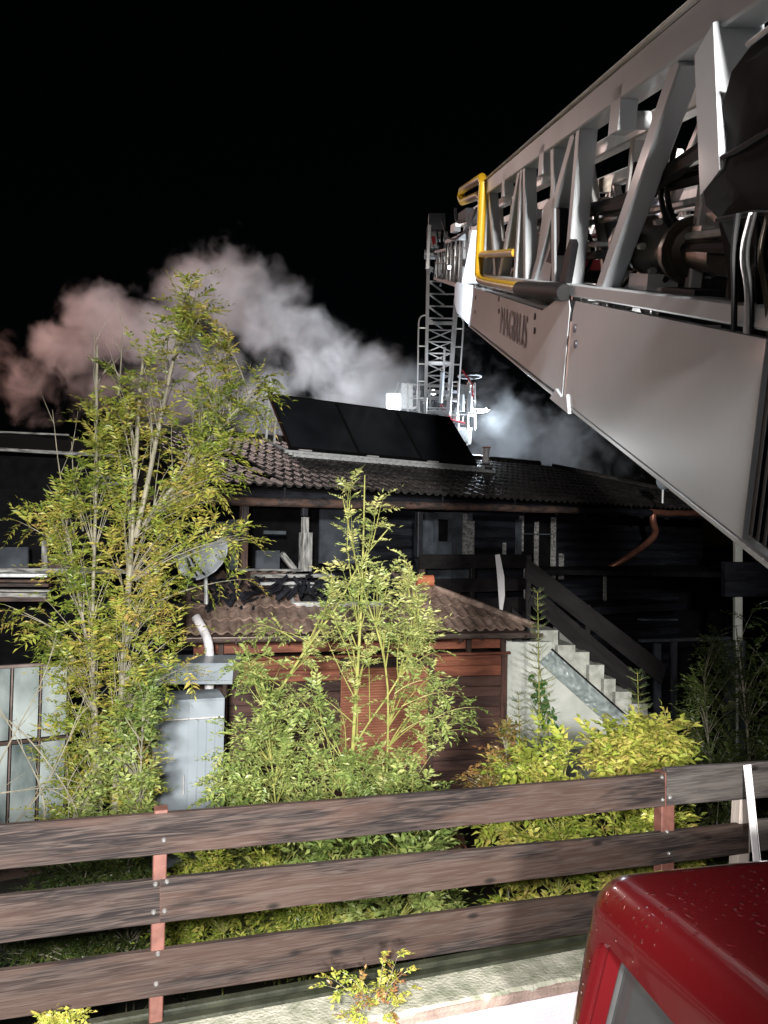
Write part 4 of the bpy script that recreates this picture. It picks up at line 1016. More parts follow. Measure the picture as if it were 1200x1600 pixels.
# black cover and hoses at the near end
b_ = MB(); edge = []
for q_ in ((1178, 70), (1150, 120), (1128, 185), (1119, 215), (1112, 250), (1108, 288), (1118, 320), (1131, 350), (1136, 400), (1150, 432)):
    d_ = PL(q_[0], q_[1], Q0, lr) - Q0; edge.append((d_.dot(ld), d_.dot(ln_)))
n_ = len(edge); vs = []
cols_ = 9
for j, (s_, h) in enumerate(edge):
    for i in range(cols_):
        f = i / (cols_ - 1); vs.append(B(s_ - f * 1.3, -.005 + .022 * math.sin(f * 9 + j * .9) * (.3 + f) - .012 * math.sin(j * 1.3), h + f * .05 + .012 * math.sin(i * 1.7 + j)))
b_.add(vs, [(j * cols_ + i, j * cols_ + i + 1, (j + 1) * cols_ + i + 1, (j + 1) * cols_ + i) for j in range(n_ - 1) for i in range(cols_ - 1)])
cov = b_.build('black_cover', 'black_cloth', lad, smooth=True)
sd_ = cov.modifiers.new('s', 'SOLIDIFY'); sd_.thickness = .10; sd_.offset = 1
for j in (0, 4, 7): tube('cover_hem', [vs[j * cols_ + i] - lr * .008 for i in range(cols_)], .006, 'black_rubber' if j else 'steel', lad, 6)
lbox('control_box', -1.75, .16, .60, .42, .09, .24, 'black_rubber'); lbox('control_box', -1.5, .13, .50, .16, .05, .07, 'black_rubber')
random.seed(5)
for k in range(15):
    s_ = -1.53 - k * .017 + random.uniform(-.006, .006); t = random.uniform(-.03, .03)
    pts = smoothpts([B(s_ + .03, t, .66), B(s_ + random.uniform(-.01, .03), t - .01, .58), B(s_ - .01, t, .51), B(s_ + random.uniform(-.03, .02), t + .02, .42)], 2)
    tube('hose', pts, random.choice((.005, .007, .009)), 'pipe_white' if k in (6, 11) else ('bronze' if k == 9 else 'black_rubber'), lad, 8)
MB().prism([PL(x_, y_, B(0, .06, 0), lr) for x_, y_ in ((1110, 262), (1300, 240), (1300, 590), (1168, 534), (1140, 500), (1136, 420), (1120, 330))], lr * .04).build('dark_backing', 'black_cloth', lad)  # black sheet put in to darken the space behind the hoses
# boxes, brackets and small hardware between truss members
for (s, t, h, a, b, c, mt_) in ((-.62, .12, .50, .10, .05, .03, 'white'), (-.95, .13, .47, .16, .05, .02, 'grey_plate'), (-.75, .1, .455, .09, .06, .02, 'black_rubber'), (-1.05, .1, .45, .13, .05, .045, 'black_rubber'),
                               (.62, .13, .62, .04, .04, .18, 'black_rubber'), (1.3, .16, .56, .05, .05, .06, 'steel'), (1.75, .16, .58, .07, .05, .05, 'black_rubber'), (2.3, .16, .55, .10, .05, .04, 'alu'), (2.6, .2, .85, .2, .05, .03, 'ladder_red'),
                               (.9, .25, .55, .2, .04, .035, 'ladder_red'), (-.2, .25, .58, .12, .04, .02, 'ladder_red'), (2.0, .22, .8, .12, .06, .09, 'grey_plate'), (.3, .3, .72, .25, .08, .1, 'grey_plate'), (-.5, .5, .5, .4, .3, .05, 'grey_plate')):
    lbox('fitting', s, t, h, a, b, c, mt_)
for k in range(46):
    s_ = random.uniform(-1.1, 3.2); t = random.uniform(.10, .5); h = random.uniform(.46, .95)
    lbox('fitting', s_, t, h, random.uniform(.012, .06), random.uniform(.01, .04), random.uniform(.008, .035), random.choice(('alu', 'alu', 'steel', 'grey_plate', 'black_rubber', 'white', 'bronze', 'ladder_red' if k % 3 == 0 else 'alu')))
for k in range(9):
    s_ = random.uniform(-.8, 2.6); pts = smoothpts([B(s_, .1, .9), B(s_ + .1, .12, .75), B(s_ - .15, .14, .6), B(s_ + .1, .12, .47)], 2); tube('cable', pts, .009, 'black_rubber', lad, 6)
# black levers (lock pawls)
MB().prism([B(.70, .02, .80), B(.62, .02, .82), B(.50, .02, .80), B(.44, .02, .66), B(.50, .02, .56), B(.52, .02, .42), B(.60, .02, .42), B(.58, .02, .56), B(.72, .02, .57), B(.64, .02, .63)], lr * .05).build('lock_lever', 'black_rubber', lad)
MB().prism([B(.30, .0, .42), B(.18, .0, .42), B(.10, .0, .64), B(.14, .0, .66), B(.22, .0, .60)], lr * .03).build('lock_lever', 'black_rubber', lad)
MB().prism([B(.95, .03, .84), B(.75, .03, .88), B(.55, .03, .60), B(.62, .03, .44), B(1.1, .03, .44)], lr * .01).build('gusset_plate', 'white', lad)
# yellow guard and black handle
yg = [B(3.30, -.02, .47), B(3.30, -.02, 1.17), B(3.42, -.02, 1.22), B(5.2, -.02, 1.28), B(5.35, -.02, 1.22), B(5.1, -.02, 1.16), B(3.55, -.02, 1.10), B(3.34, -.02, 1.06)]
tube('yellow_guard', [yg[0]] + [yg[1]] + [yg[2], yg[3], yg[4], yg[5], yg[6], yg[7]], .036, 'yellow', lad, 12)
tube('yellow_guard', smoothpts([B(3.30, -.02, .60), B(3.30, -.02, .45), B(3.0, -.02, .425), B(1.25, -.02, .425)], 1), .034, 'yellow', lad, 12)
tube('yellow_guard', [B(3.28, -.01, .63), B(1.7, .02, .625)], .027, 'yellow', lad, 12)
tube('black_grip', [B(1.28, -.02, .425), B(1.22, -.02, .425), B(.12, -.02, .445), B(.06, -.02, .445)], [.03, .04, .04, .034], 'black_rubber', lad, 14)
# end cap of the base section, small work lamp
panel('end_cap', [(4.12, .02), (5.35, .05), (5.75, .14), (5.75, .33), (5.5, .37), (4.12, .37)], -.004, .03)
panel('end_plate', [(4.3, .38), (6.2, .38), (6.1, 1.15), (4.6, 1.15)], .16, .02, 'alu')
tube('cable', smoothpts([B(8.6, .0, 1.16), B(7.2, 0, .86), B(5.8, 0, .82), B(4.4, 0, .90), B(3.9, 0, 1.02)], 3), .012, 'black_rubber', lad, 8)
tube('cable', smoothpts([B(6.8, .05, 1.2), B(6.6, .05, 1.02), B(5.2, .05, 1.0)], 3), .02, 'black_rubber', lad, 8)
for (s, h, a, c, mt_) in ((6.0, 1.08, .5, .05, 'black_rubber'), (5.0, 1.0, .35, .06, 'black_rubber'), (7.3, 1.0, .3, .05, 'alu'), (6.4, .86, .15, .035, 'white')): lbox('fitting', s, .1, h, a, .04, c, mt_)
lh = MB().box(B(5.9, -.07, .52), ld * .06, lr * .025, ln_ * .03).build('work_lamp', 'black_rubber', lad)
MB().box(B(5.835, -.07, .52), ld * .006, lr * .016, ln_ * .018).build('lens', 'lamp_small', lh)
lamp('end_cap_spot', 'SPOT', B(3.6, -.75, .35), 330, (.88, .94, 1), .03, B(4.6, .06, .42), 70, .8)  # added spot off the boom, brightens the end cap
# added spot under the panel, no lamp there, brightens the joint shoe
lamp('joint_shoe_spot', 'SPOT', B(1.2, -.25, -.55), 34, (.95, .98, 1), .03, B(0, .0, .02), 38, .9)

# articulated arm at the tip
AT, AB_ = P(694, 398, 19.2), P(683, 648, 21.6)
ad = (AB_ - AT).normalized(); al = ad.length; AL = (AB_ - AT).length
ax_ = lr.copy(); an = ax_.cross(ad).normalized()
arm = MB().tube([AT - ax_ * .5, AT + ax_ * .5], .12, 12).build('arm', 'steel', lad, smooth=True)
def Ap(s, t, h=0): return AT + ad * s + ax_ * t + an * h
for sg in (-1, 1):
    beam('arm_rail', Ap(-.15, sg * .40), Ap(AL, sg * .33), .085, .12, 'alu', arm, up=an)
    beam('arm_rail', Ap(1.2, sg * .36, .35), Ap(AL, sg * .30, .30), .05, .05, 'steel', arm, up=an)
    tube('side_tube', smoothpts([Ap(1.55, sg * .42), Ap(1.6, sg * .58), Ap(1.9, sg * .60), Ap(AL - .1, sg * .56)], 2), .022, 'alu', arm, 8)
    for k in range(6):
        s_ = 1.9 + k * .5; tube('side_bracket', [Ap(s_, sg * .38), Ap(s_, sg * .58)], .02, 'alu', arm, 6)
s_ = .35; k = 0
while s_ < AL - .2:
    beam('rung', Ap(s_, -.38), Ap(s_, .38), .035, .035, 'alu', arm, up=an)
    if k < 5: beam('arm_brace', Ap(s_, -.38, .02), Ap(s_ + .3, .05, .02), .045, .03, 'alu', arm, up=an)
    if 5 <= k < 10:
        for sg in (-1, 1):
            beam('arm_brace', Ap(s_, sg * .36, .08), Ap(s_ + .16, 0, .08), .03, .03, 'alu', arm, up=an); beam('arm_brace', Ap(s_ + .32, sg * .36, .08), Ap(s_ + .16, 0, .08), .03, .03, 'alu', arm, up=an)
    s_ += .32; k += 1
for s_ in (1.75, 2.85, 3.7, 4.3): beam('cross_bar', Ap(s_, -.36, -.02), Ap(s_, .36, -.02), .09, .05, 'alu', arm, up=an)
tube('telescopic_strut', [Ap(2.4, .12, -.05), Ap(3.6, .12, -.05)], .035, 'alu', arm, 8)
tube('telescopic_strut', [Ap(3.1, .10, -.05), Ap(4.0, .08, -.05)], .06, 'white', arm, 8)
# hinge head with plates and cables
random.seed(8)
for (x0, y0, x1, y1, mt_) in ((670, 333, 696, 358, 'grey_plate'), (673, 362, 700, 371, 'alu')):
    MB().prism([P(x0, y0, 19), P(x1, y0, 19), P(x1, y1, 19), P(x0, y1, 19)], (0, .3, 0)).build('head_plate', mt_, arm)
beam('head_frame', P(671, 352, 19), P(668, 420, 19.2), .10, .1, 'alu', arm, up=(0, 1, 0))
for k in range(34):
    x = random.uniform(674, 738); y = random.uniform(362, 428); L_ = random.uniform(8, 26); Y_ = random.uniform(18.3, 19.6)
    beam('head_linkage', P(x, y, Y_), P(x + random.uniform(-6, 6), y + L_, Y_), random.uniform(.03, .09), .04, random.choice(('alu', 'alu', 'steel', 'grey_plate', 'white', 'ladder_red' if k % 4 == 0 else 'steel')), arm, up=(0, 1, 0))
for k in range(7):
    x = random.uniform(676, 732); pts = smoothpts([P(x, 360, 18.6), P(x + random.uniform(-8, 8), 385, 18.5), P(x + random.uniform(-8, 8), 410, 18.7), P(x + random.uniform(-8, 8), 432, 19)], 2); tube('head_cable', pts, .02, 'black_rubber', arm, 6)
beam('curved_guard', P(700, 418, 18.8), P(742, 442, 18.4), .2, .12, 'alu', arm, up=(0, 1, 0))
MB().prism([P(738, 360, 7.5), P(751, 360, 7.5), P(748, 442, 7.5), P(722, 442, 7.5)], (0, .03, 0)).build('end_shield', 'white', lad)

# ================================================================== RESCUE BASKET
BY = 21.7
def K(x, y, dy=0): return P(x, y, BY + dy)
bk = thing('rescue_basket', 'floodlit grey rescue basket hanging from the ladder tip behind the solar panels', 'rescue basket', K(683, 700, .6))
def kt(name, pts, r_, mat='alu', n=8): return tube(name, [K(*p) for p in pts], r_, mat, bk, n)
for dy in (0, 1.1):
    kt('rail', [(636, 600, dy), (742, 604, dy)], .03); kt('rail', [(634, 622, dy), (744, 626, dy)], .022); kt('rail', [(636, 645, dy), (738, 648, dy)], .022)
for x in (637, 655, 672, 700, 716, 731, 742):
    kt('post', [(x, 598, 0), (x, 672, 0)], .026); kt('post', [(x, 600, 1.1), (x, 672, 1.1)], .026)
for x in (637, 742): kt('rail', [(x, 600, 0), (x, 600, 1.1)], .03)
MB().prism([K(660, 668), K(738, 668), K(736, 694), K(705, 700), K(664, 700)], (0, 1.1, 0)).build('floor_pan', 'alu', bk)
MB().prism([K(700, 672, -.06), K(734, 672, -.06), K(732, 690, -.06), K(704, 690, -.06)], (0, .05, 0)).build('step_plate', 'steel', bk)
MB().prism([K(712, 690), K(733, 686), K(726, 712), K(714, 716)], (0, .5, 0)).build('under_bracket', 'alu', bk)
MB().prism([K(627, 598), K(645, 600), K(645, 640), K(627, 638)], (0, .8, 0)).build('side_plate', 'steel', bk)
MB().prism([K(718, 600, -.03), K(733, 602, -.03), K(733, 622, -.03), K(718, 620, -.03)], (0, .03, 0)).build('side_plate', 'steel', bk)
random.seed(21)
for k in range(70):
    x = random.uniform(640, 740); y = random.uniform(598, 662); dy = random.uniform(-.1, .9); L_ = random.uniform(5, 16)
    if random.random() < .5: a, b = (x, y, dy), (x + random.uniform(-3, 3), y + L_, dy)
    else: a, b = (x, y, dy), (x + L_, y + random.uniform(-3, 3), dy)
    beam('basket_fitting', K(*a), K(*b), random.uniform(.03, .09), random.uniform(.03, .06), random.choice(('alu', 'alu', 'steel', 'grey_plate', 'black_rubber')), bk, up=(0, 1, 0))
for x in (688, 713): kt('air_cylinder', [(x, 637, -.05), (x, 660, -.05)], .05, 'white', 10)
kt('air_cylinder', [(722, 617, -.05), (722, 643, -.05)], .075, 'white', 10); kt('air_cylinder', [(735, 615, -.05), (735, 645, -.05)], .07, 'white', 10)
kt('red_hose', [(688, 632, -.1), (698, 645, -.12), (704, 656, -.1), (726, 662, -.1)], .04, 'ladder_red'); kt('red_hose', [(722, 578, -.1), (738, 600, -.1), (738, 620, -.1)], .022, 'ladder_red')
kt('outrigger_arm', [(734, 638, 0), (762, 640, -.1)], .035); kt('outrigger_arm', [(738, 644, 0), (756, 644, -.1)], .02); kt('outrigger_knob', [(760, 637, -.1), (763, 642, -.1)], .07)
# round hose reel disc on top right
c_ = K(734, 587, .2)
for nm, r1, z_, mt_ in (('reel_disc', .30, 0, 'black_rubber'), ('reel_rim', .33, -.02, 'white')):
    b_ = MB()
    if nm == 'reel_rim': b_.tube([c_ + kv(math.cos(t) * r1, math.sin(t) * r1 * .8, z_) for t in np.linspace(0, 2 * math.pi, 25)], .028, 8)
    else: b_.tube([c_ - kv(0, 0, .04), c_ + kv(0, 0, .04)], r1, 18)
    b_.build(nm, mt_, bk, smooth=True)
kt('reel_post', [(734, 590, .2), (734, 612, .2)], .04)
# floodlights
fl = MB().prism([K(603, 614, .02), K(627, 614, .02), K(627, 642, .02), K(603, 642, .02)], (0, .18, 0)).build('floodlight', 'alu', bk)
MB().prism([K(605, 616, .0), K(625, 616, .0), K(625, 640, .0), K(605, 640, .0)], (0, .015, 0)).build('lens', 'lamp_white', fl)
for q in ((617, 598, 613), (624, 600, 614)): kt('lamp_bracket', [(q[0] + 6, q[1], .2), (q[0], q[2], .1)], .02)
b_ = MB(); b_.tube([K(677, 613, -.02), K(677, 613, -.10)], [.09, .10], 14); sl = b_.build('spotlight', 'steel', bk, smooth=True)
MB().tube([K(677, 613, -.101), K(677, 613, -.108)], [.075, .075], 14).build('lens', 'lamp_small', sl)
# lights around the basket; side and rear ones are added
FP = K(612, 628, -1.3); lamp('basket_flood_light', 'POINT', FP, 22, (.86, .93, 1), .12)
FP2 = K(756, 655, -.1); lamp('basket_side_fill', 'POINT', FP2, 430, (.80, .90, 1), .15)  # no lamp here; added to light the smoke and roof tiles
lamp('basket_front_light', 'POINT', K(690, 590, -1.6), 14, (.86, .92, 1), .2)
lamp('smoke_fill_spot', 'SPOT', K(600, 618, 1.6), 5600, (.84, .92, 1), .12, P(360, 480, 28), 110, .9)  # spot added behind the basket to light up the smoke
# glow of the fire and of the beacons behind the house, tinting the smoke
lamp('fire_glow', 'POINT', P(40, 520, 33), 3200, (1.0, .56, .47), .8)
lamp('fire_glow', 'POINT', P(230, 250, 31), 1900, (1.0, .76, .70), .8)
lamp('fire_glow', 'POINT', P(-110, 560, 27.0), 260, (1.0, .30, .16), .8)

# ================================================================== PLANTS
def leaf_variant(pairs, length, ll, lw, droop, seed, alt=False, term=True, twist=.5):
    rg_ = random.Random(seed); vs = []; fs = []
    def rp_(f): return Vector((length * f, 0, -droop * length * f * f))
    # rachis as a thin three-sided rod
    n = 4
    for i in range(n + 1):
        p_ = rp_(i / n); r_ = .0016 * (1 - .6 * i / n) * max(1, length / .2)
        vs += [p_ + Vector((0, r_, -r_ * .5)), p_ + Vector((0, -r_, -r_ * .5)), p_ + Vector((0, 0, r_))]
    for i in range(n):
        for k in range(3): fs.append((i * 3 + k, i * 3 + (k + 1) % 3, (i + 1) * 3 + (k + 1) % 3, (i + 1) * 3 + k))
    def leaflet(p_, d_, ln__, wd):
        d_ = d_.normalized(); side = d_.cross(Vector((rg_.uniform(-twist, twist), rg_.uniform(-twist, twist), 1))).normalized(); up = side.cross(d_)
        k = len(vs); b1 = p_ + d_ * ln__ * .42
        vs.extend([p_, b1 + side * wd / 2 + up * wd * .22, p_ + d_ * ln__ - up * ln__ * .12, b1 - side * wd / 2 + up * wd * .22, b1 + d_ * ln__ * .02])
        fs.extend([(k, k + 1, k + 2, k + 4), (k, k + 4, k + 2, k + 3)])
    for i in range(pairs):
        f = .22 + .76 * i / pairs; p_ = rp_(f); sz = (.75 + .5 * math.sin(math.pi * (i + .8) / (pairs + .8)))
        for sg in (-1, 1):
            if rg_.random() < .05: continue
            a = R(rg_.uniform(48, 72)); d_ = Vector((math.cos(a), sg * math.sin(a), rg_.uniform(-.35, .25)))
            leaflet(p_ + Vector((rg_.uniform(-.004, .004), 0, 0)), d_, ll * sz * rg_.uniform(.85, 1.1), lw * sz)
    if term: leaflet(rp_(1), Vector((1, 0, -.3)), ll, lw)
    return np.array([tuple(v) for v in vs]), fs
def variants(n, *a, **k): return [leaf_variant(*a, seed=i * 7 + 3, **k) for i in range(n)]
V_ASH = variants(4, 6, .22, .060, .019, .25) + variants(3, 7, .24, .055, .017, .8) + variants(2, 5, .15, .052, .018, .5) + variants(2, 4, .12, .06, .022, 1.0)
V_PALE = variants(4, 6, .19, .056, .021, .3) + variants(3, 6, .20, .050, .018, .9) + variants(3, 4, .13, .052, .023, .5)
V_BROAD = variants(6, 3, .13, .062, .030, .4) + variants(3, 2, .09, .055, .028, .3)
V_SMALL = variants(4, 3, .055, .024, .014, .4)
V_NEEDLE = variants(3, 11, .10, .016, .0022, .15, twist=1.2)
def frame_from(d_, roll):
    x = d_.normalized(); y = Vector((0, 0, 1)).cross(x)
    if y.length < 1e-3: y = Vector((0, 1, 0))
    y.normalize(); z = x.cross(y)
    c, s_ = math.cos(roll), math.sin(roll); y, z = y * c + z * s_, z * c - y * s_
    return x, y, z
def foliage(parent, places, vlist, mat, n_obj=0, name='leaf', fname='crown'):
    """places: (pos, dir, roll, scale). The nearest n_obj become leaves of their own, the rest one crown mesh."""
    places = sorted(places, key=lambda q: -q[3] / max(.5, (q[0] - CAM).length))
    mes = None
    if n_obj:
        mes = []
        for i, (v, f) in enumerate(vlist):
            me = bpy.data.meshes.new(name); me.from_pydata(v.tolist(), [], f); me.materials.append(M[mat]); mes.append(me)
    for (p_, d_, ro_, sc) in places[:n_obj]:
        x, y, z = frame_from(d_, ro_); mw = Matrix.Translation(p_) @ Matrix((x, y, z)).transposed().to_4x4() @ Matrix.Scale(sc, 4)
        link(name, random.choice(mes), parent, mw)
    V = []; F = []; k = 0
    for (p_, d_, ro_, sc) in places[n_obj:]:
        x, y, z = frame_from(d_, ro_); v, f = random.choice(vlist)
        a = np.array((x, y, z)) * sc; V.append(v @ a + np.array(p_)); F += [tuple(i + k for i in q) for q in f]; k += len(v)
    if V:
        V = np.vstack(V); c = V.mean(0); me = bpy.data.meshes.new(fname); me.from_pydata((V - c).tolist(), [], F); me.materials.append(M[mat])
        link(fname, me, parent, Matrix.Translation(c), kind='stuff')
def rowpt(rows, y):
    for (y0, a0, b0, *_), (y1, a1, b1, *_) in zip(rows, rows[1:]):
        if y0 <= y <= y1:
            f = (y - y0) / max(1, (y1 - y0)); return a0 + (a1 - a0) * f, b0 + (b1 - b0) * f
    return rows[-1][1], rows[-1][2]
def grow(stem, tip, nleaf, r0_, out, tw, sag=.15, lsc=1.0, spread=.9, start=.3):
    """a twig from stem to tip with leaves set alternately along it"""
    mid = stem.lerp(tip, .5) + kv(random.uniform(-.05, .05), random.uniform(-.05, .05), (tip - stem).length * sag)
    pts = [stem.lerp(mid, f) * (1 - f) + mid.lerp(tip, f) * f for f in np.linspace(0, 1, 6)]
    tw.append((pts, [r0_ * (1 - .75 * i / 5) for i in range(6)]))
    for i in range(nleaf):
        f = start + (1 - start) * (i + random.random() * .5) / nleaf; j = min(4, int(f * 5)); g_ = f * 5 - j
        p_ = pts[j].lerp(pts[j + 1], min(1, g_)); t_ = (pts[j + 1] - pts[j]).normalized()
        sg = 1 if i % 2 else -1; az_ = random.uniform(0, 2 * math.pi)
        sd = t_.cross(kv(math.cos(az_), math.sin(az_), .3)).normalized() * sg
        d_ = (t_ * random.uniform(.3, .9) + sd * spread + kv(0, 0, random.uniform(-.15, .4))).normalized()
        out.append((p_, d_, random.uniform(-.5, .5), lsc * random.uniform(.7, 1.15)))
    out.append((pts[-1], (pts[-1] - pts[-2]).normalized(), 0, lsc))
def twigs(name, parent, tw, mat, n=5):
    b_ = MB()
    for pts, rs in tw: b_.tube(pts, rs, n, cap=False)
    return b_.build(name, mat, parent, smooth=True, kind='stuff')
def stemmesh(name, parent, pxs, Y_, r0_, r1_, mat, toground=False):
    pts = [P(x, y, Y_ + (dy[0] if dy else 0)) for x, y, *dy in pxs]
    if toground: pts = [Vector((pts[0].x, pts[0].y, 0))] + pts
    pts = smoothpts(pts, 2); rs = [r0_ + (r1_ - r0_) * i / (len(pts) - 1) for i in range(len(pts))]
    MB().tube(pts, rs, 8).build(name, mat, parent, smooth=True); return pts
def near(stems, p_, below):
    best = None
    for st_ in stems:
        for q in st_:
            if q.z < p_.z - below * .5:
                d_ = (Vector((q.x, q.y, q.z + below)) - p_).length
                if best is None or d_ < best[0]: best = (d_, q)
    return best[1] if best else min((q for st_ in stems for q in st_), key=lambda q: (q - p_).length)

def plant(name, label, cat, Y_, stems_px, rows, nb, nleaf, V_, mat, stem_mat, n_obj=0, depth=.35, r0_=.03, lsc=1.0, below=.5, seed=1, sag=.12, twr=.005, group=None, weight=None, maxlen=1.6, gaps=0):
    random.seed(seed)
    x0, y0 = stems_px[0][0][:2]; base = P(x0, y0, Y_)
    t_ = thing(name, label, cat, (base.x, base.y, 0), group)
    stems = [stemmesh('trunk' if i == 0 and cat == 'tree' else 'stem', t_, q, Y_, r0_ * (1 if i == 0 else .55), r0_ * .18, stem_mat, toground=(q[0][1] > 1200 and name != 'coping_weed')) for i, q in enumerate(stems_px)]
    out = []; tw = []
    ys = [r_[0] for r_ in rows]
    # choose heights by area
    areas = []
    for (ya, a0_, b0_, *w0), (yb, a1_, b1_, *w1) in zip(rows, rows[1:]):
        areas.append((yb - ya) * ((b0_ - a0_) + (b1_ - a1_)) / 2 * (w0[0] if w0 else 1))
    tot = sum(areas)
    for _ in range(nb):
        k = random.choices(range(len(areas)), weights=areas)[0]; f = random.random()
        a_ = rows[k][1] + (rows[k + 1][1] - rows[k][1]) * f; b2 = rows[k][2] + (rows[k + 1][2] - rows[k][2]) * f
        y = rows[k][0] + (rows[k + 1][0] - rows[k][0]) * f
        x = random.uniform(a_, b2) if random.random() < .7 else random.choice((a_, b2)) + random.uniform(-6, 6)
        if gaps and noise.noise(Vector((x / gaps, y / (gaps * .62), seed * 3.7))) < -.17 and random.random() < .9: continue
        tip = P(x, y, Y_ + random.uniform(-depth, depth))
        s_ = near(stems, tip, below)
        if (tip - s_).length > maxlen: s_ = tip + (s_ - tip).normalized() * maxlen
        if (tip - s_).length < .1: s_ = tip + kv(0, 0, -.15)
        grow(s_, tip, nleaf, twr, out, tw, sag, lsc, start=.35)
    foliage(t_, out, V_, mat, n_obj)
    twigs('twig_work', t_, tw, stem_mat)
    return t_, stems

T1R = [(428, 292, 310), (460, 282, 322), (500, 262, 348), (540, 228, 345), (565, 200, 345), (600, 150, 350), (640, 150, 350), (690, 155, 372), (740, 120, 362), (790, 95, 330), (820, 85, 375), (848, 90, 380), (858, 95, 268), (920, 75, 265), (970, 60, 265), (1005, 75, 300), (1050, 100, 300, .7), (1075, 100, 240), (1110, 105, 235, 1.0), (1160, 75, 230, 1.0), (1210, 70, 230, 1.0), (1270, 80, 232, 1.0), (1330, 80, 240)]
t1, st1 = plant('ash_sapling', 'tall slender young tree with feathery yellowish green leaves, highest of the plants', 'tree', 6.5,
    [[(176, 1330), (186, 1150), (200, 930), (210, 760), (218, 610), (224, 560)], [(212, 840), (238, 720), (262, 600), (285, 500), (300, 432)], [(160, 1330), (150, 1090), (118, 900), (95, 800)], [(225, 820), (300, 720), (370, 640), (420, 590)], [(150, 1300), (143, 1000), (150, 780), (152, 540)]],
    T1R, 370, 6, V_ASH, 'tree_leaf', 'bark', n_obj=300, depth=.38, r0_=.042, lsc=.92, below=.55, seed=3, sag=.14, gaps=62, maxlen=1.1)
# the lobe reaching right
random.seed(31); out = []; tw = []
for q in [(300, 440), (292, 455), (308, 470), (285, 480), (315, 495), (300, 500), (425, 588), (400, 598), (415, 612), (392, 632), (405, 655), (372, 650), (385, 690), (360, 700), (382, 735), (430, 615), (345, 520), (352, 548), (385, 842), (375, 905), (8, 945), (20, 955), (45, 800), (30, 815), (285, 985)]:
    tip = P(q[0], q[1], 6.4 + random.uniform(-.25, .25)); s_ = near(st1, tip, .35)
    if (tip - s_).length > .9: s_ = tip + (s_ - tip).normalized() * .9
    grow(s_, tip, 8, .007, out, tw, .1, .95)
foliage(t1, out, V_ASH, 'tree_leaf', 0, fname='outer_crown'); twigs('twig_work', t1, tw, 'bark')

T2R = [(738, 548, 598), (770, 545, 590, .5), (800, 530, 606, .7), (835, 520, 622), (880, 515, 640), (930, 512, 645), (980, 500, 672), (1020, 485, 682, .35), (1060, 470, 676, .3), (1110, 450, 690, .3), (1160, 420, 672, .5), (1210, 380, 660), (1260, 350, 670), (1320, 330, 680), (1400, 320, 690), (1450, 380, 640)]
t2, st2 = plant('elder_sapling', 'young tree with pale green leaves standing before the orange slat shutter', 'tree', 6.0,
    [[(545, 1300), (552, 1150), (562, 1000), (567, 880), (570, 742)], [(430, 1090), (480, 1010), (530, 945), (560, 880), (612, 820)], [(600, 1290), (607, 1150), (605, 1030), (560, 900), (535, 775)], [(500, 1300), (540, 1180), (640, 1040), (655, 950)]],
    T2R, 300, 6, V_PALE, 'tree2_leaf', 'bark_green', n_obj=300, depth=.3, r0_=.022, lsc=.82, below=.4, seed=5, sag=.12, twr=.0055, gaps=50, maxlen=.8)
random.seed(33); out = []; tw = []
for q in [(740, 1105), (722, 1130), (700, 1080), (715, 1140), (690, 1060), (700, 1120), (430, 985), (400, 975), (390, 1020), (375, 1045)]:
    tip = P(q[0], q[1], 5.9 + random.uniform(-.15, .15)); s_ = tip + kv(-.35 if q[0] > 500 else .3, 0, -.12)
    grow(s_, tip, 7, .005, out, tw, .15, .85)
foliage(t2, out, V_PALE, 'bush_green', 0, fname='outer_crown'); twigs('twig_work', t2, tw, 'bark_green')

B1R = [(1030, 385, 425, .7), (1080, 360, 500), (1130, 355, 510), (1175, 350, 560), (1200, 348, 640), (1230, 340, 680), (1290, 320, 690, .6), (1350, 300, 700, .5), (1410, 300, 700, .4), (1460, 380, 640, .4)]
plant('green_bush', 'dense light green bush filling the space between the metal cabinet and the shed shutter', 'bush', 5.6, [[(440, 1360), (430, 1250), (415, 1100)], [(560, 1360), (540, 1250), (500, 1120)], [(640, 1360), (640, 1250)]],
      B1R, 240, 6, V_PALE, 'bush_green', 'bark_green', depth=.5, r0_=.012, lsc=.78, below=.3, seed=8, maxlen=.5, twr=.004, gaps=55)
plant('low_green_bush', 'low broad-leaved green bush seen between the fence boards left of the bird house', 'bush', 4.9, [[(520, 1440), (520, 1320)], [(620, 1440), (620, 1320)]],
      [(1290, 470, 670), (1340, 440, 690), (1400, 430, 700), (1465, 430, 690)], 95, 6, V_BROAD, 'bush_green', 'bark_green', depth=.3, r0_=.01, lsc=.8, below=.25, seed=9, maxlen=.4, twr=.004, gaps=48)
plant('yellow_green_weeds', 'yellow-green undergrowth below the young trees, seen through the left gaps of the fence', 'undergrowth', 5.0, [[(350, 1460), (350, 1340)], [(480, 1460), (470, 1340)]],
      [(1330, 300, 420), (1370, 290, 420), (1420, 270, 560), (1480, 270, 600)], 120, 6, V_PALE, 'yellow_leaf', 'bark_green', depth=.35, r0_=.01, lsc=.75, below=.25, seed=10, maxlen=.4, twr=.004, gaps=44)
Y1R = [(1125, 860, 905, .6), (1150, 840, 930), (1190, 790, 960), (1240, 760, 1000), (1290, 750, 1070, .8), (1340, 780, 1080, .7), (1390, 780, 1080, .7), (1450, 780, 940)]
plant('yellow_shrub', 'bright yellow-leaved shrub growing in front of the white stair wall', 'bush', 5.5, [[(870, 1400), (880, 1300), (885, 1150)], [(960, 1400), (960, 1280), (930, 1180)], [(1010, 1400), (1000, 1250)]],
      Y1R, 270, 6, V_BROAD, 'yellow_leaf', 'bark_green', n_obj=0, depth=.4, r0_=.014, lsc=.95, below=.35, seed=12, maxlen=.45, twr=.004, gaps=42)
